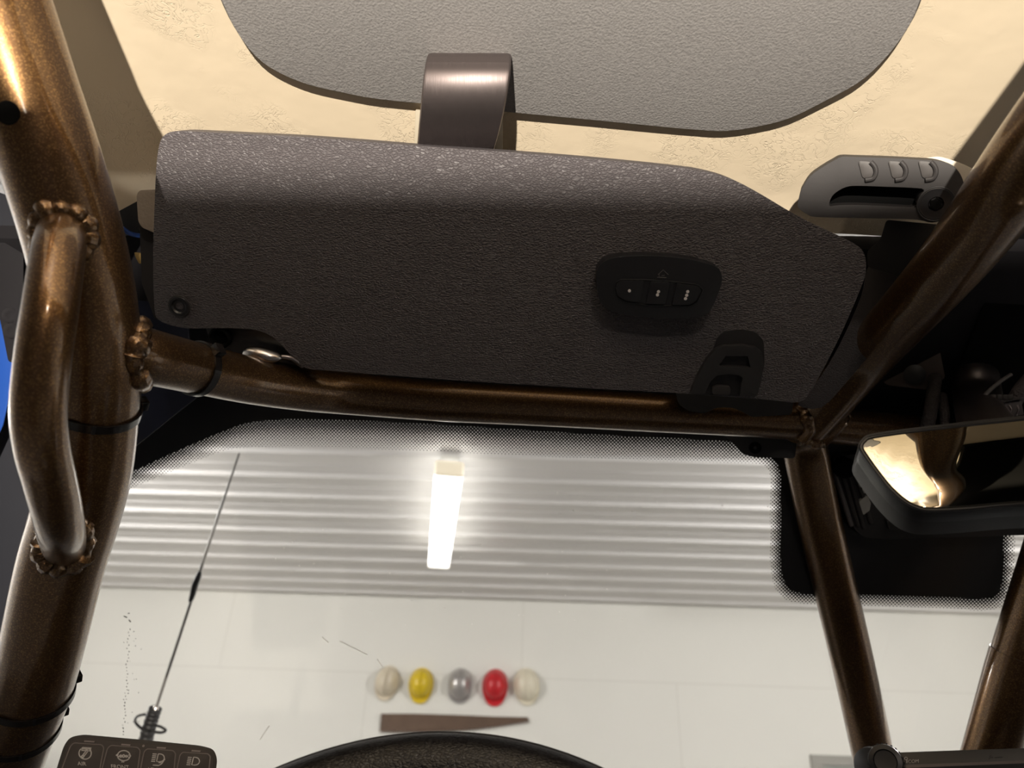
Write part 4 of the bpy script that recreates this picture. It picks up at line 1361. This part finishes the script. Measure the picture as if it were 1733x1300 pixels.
obj('mount_arm', tubem([SW.p(220, 1380, -0.008), SW.p(215, 1420, -0.03), rel(-0.235, .62, -0.06)], 0.008, 16), BLACK, sw)

# ================================================================== RADIO
RC = at(1610, 1300, .56)
RD = Plane(RC, (ray(1610, 1300) * -1).normalized() + Vector((0, -0.1, 0.10)))
rad = thing('radio', 'black two-way radio head at the foot of the bronze braces', 'radio', RD.p(1620, 1400))
obj('body', platem([RD.p(a, b) for a, b in r3([(1488, 1284), (1512, 1274), (1620, 1270), (1800, 1264), (1960, 1266), (1960, 1400), (1495, 1410)], 6)], RD.n, 0.03, 0.002, 3), BLACK2, rad)
obj('display_frame', platem([RD.p(a, b, 0.0012) for a, b in r3([(1525, 1295), (1733, 1287), (1930, 1284), (1930, 1390), (1530, 1398)], 3)], RD.n, 0.003, 0.0008, 2), simple('frame_grey', (0.16, 0.13, 0.13), 0.35), rad)
obj('display', platem([RD.p(a, b, 0.0016) for a, b in r3([(1531, 1300), (1733, 1292), (1924, 1290), (1924, 1384), (1536, 1391)], 2)], RD.n, 0.002), simple('display_glass', (0.035, 0.035, 0.036), 0.12), rad)
# ribbed knob cluster at the left corner
kn = RD.p(1499, 1290, 0.003)
knob_ = obj('knob', lathem(kn, RD.n, [(0.0, -0.01), (0.0125, -0.01), (0.0125, 0.004), (0.0118, 0.0065), (0.0085, 0.0072), (0.0078, 0.0050), (0, 0.0046)], 40), BLACK2, rad)
kx_ = RD.axes(1499, 1290)
for q in range(24):
    a = 2 * math.pi * q / 24
    dq = kx_[1] * math.cos(a) + kx_[2] * math.sin(a)
    obj('knurl', boxm(kn + dq * 0.0127 - RD.n * 0.002, (0.0006, 0.0006, 0.0055), (dq, RD.n.cross(dq), RD.n)), BLACK, knob_)
obj('corner_grip', lathem(RD.p(1476, 1296, -0.004), RD.n + kx_[1] * -0.5, [(0.0, -0.01), (0.0130, -0.01), (0.0140, 0.0), (0.0125, 0.005), (0.0090, 0.0075), (0, 0.008)], 24), BLACK, rad)
c = RD.p(1534, 1297, 0.0006)
def rd_text(s, px, py, h, mat, nm='lettering'):
    c = RD.p(px, py, 0.0004)
    x2 = (RD.p(px + 20, py - 0.9, 0.0004) - c).normalized()
    y2 = (RD.p(px + 0.5, py - 20, 0.0004) - c).normalized()
    size = (RD.p(px, py - h) - RD.p(px, py)).length / 0.70
    return obj(nm, textm(s, c, x2, y2, RD.n, size, 0.0002, 'LEFT'), mat, rad)
rd_text('COM', 1536.5, 1291.6, 5.6, PRINT)
bm = bmesh.new()
sweep(bm, [RD.p(1534.6, 1292, 0.0005), RD.p(1534.8, 1286, 0.0005)], 0.00035, 6)
cir = [RD.p(1533.2 + 2.3 * math.cos(a), 1284 + 2.3 * math.sin(a), 0.0005) for a in [2 * math.pi * q / 16 for q in range(17)]]
sweep(bm, cir, 0.0003, 6)
obj('logo_mark', bm, PRINT, rad)
DIM = simple('dim_print', (0.10, 0.09, 0.09), 0.5)
bm = bmesh.new()
for a, b in (((1674, 1284.5), (1677, 1277)), ((1677, 1277), (1679, 1284)), ((1674, 1282), (1680, 1281.5)), ((1684, 1282), (1690, 1281.7)), ((1691, 1281.8), (1697, 1281.4))):
    sweep(bm, [RD.p(*a, 0.0004), RD.p(*b, 0.0004)], 0.0003, 6)
obj('dim_emblem', bm, DIM, rad)

# ================================================================== UNSEEN SEAT behind the viewpoint, headrest added to shade the lower visor
seat = thing('shading_seat', 'unseen driver seat behind the viewpoint, its headrest added to shade the lower visor', 'car seat', rel(0, -0.45, -0.85))
obj('headrest', boxm(rel(0, -0.45, -0.1125), (0.18, 0.05, 0.10), None, 0.04, 5), LEATHER, seat)
obj('backrest', boxm(rel(0, -0.50, -0.53), (0.25, 0.07, 0.28), None, 0.05, 4), LEATHER, seat)
for x in (-0.06, 0.06):
    obj('headrest_post', sweep(bmesh.new(), [rel(x, -0.46, -0.30), rel(x, -0.45, -0.15)], 0.006, 12), CHROME, seat)
obj('seat_cushion', boxm(rel(0, -0.22, -0.84), (0.25, 0.27, 0.07), None, 0.05, 4), LEATHER, seat)
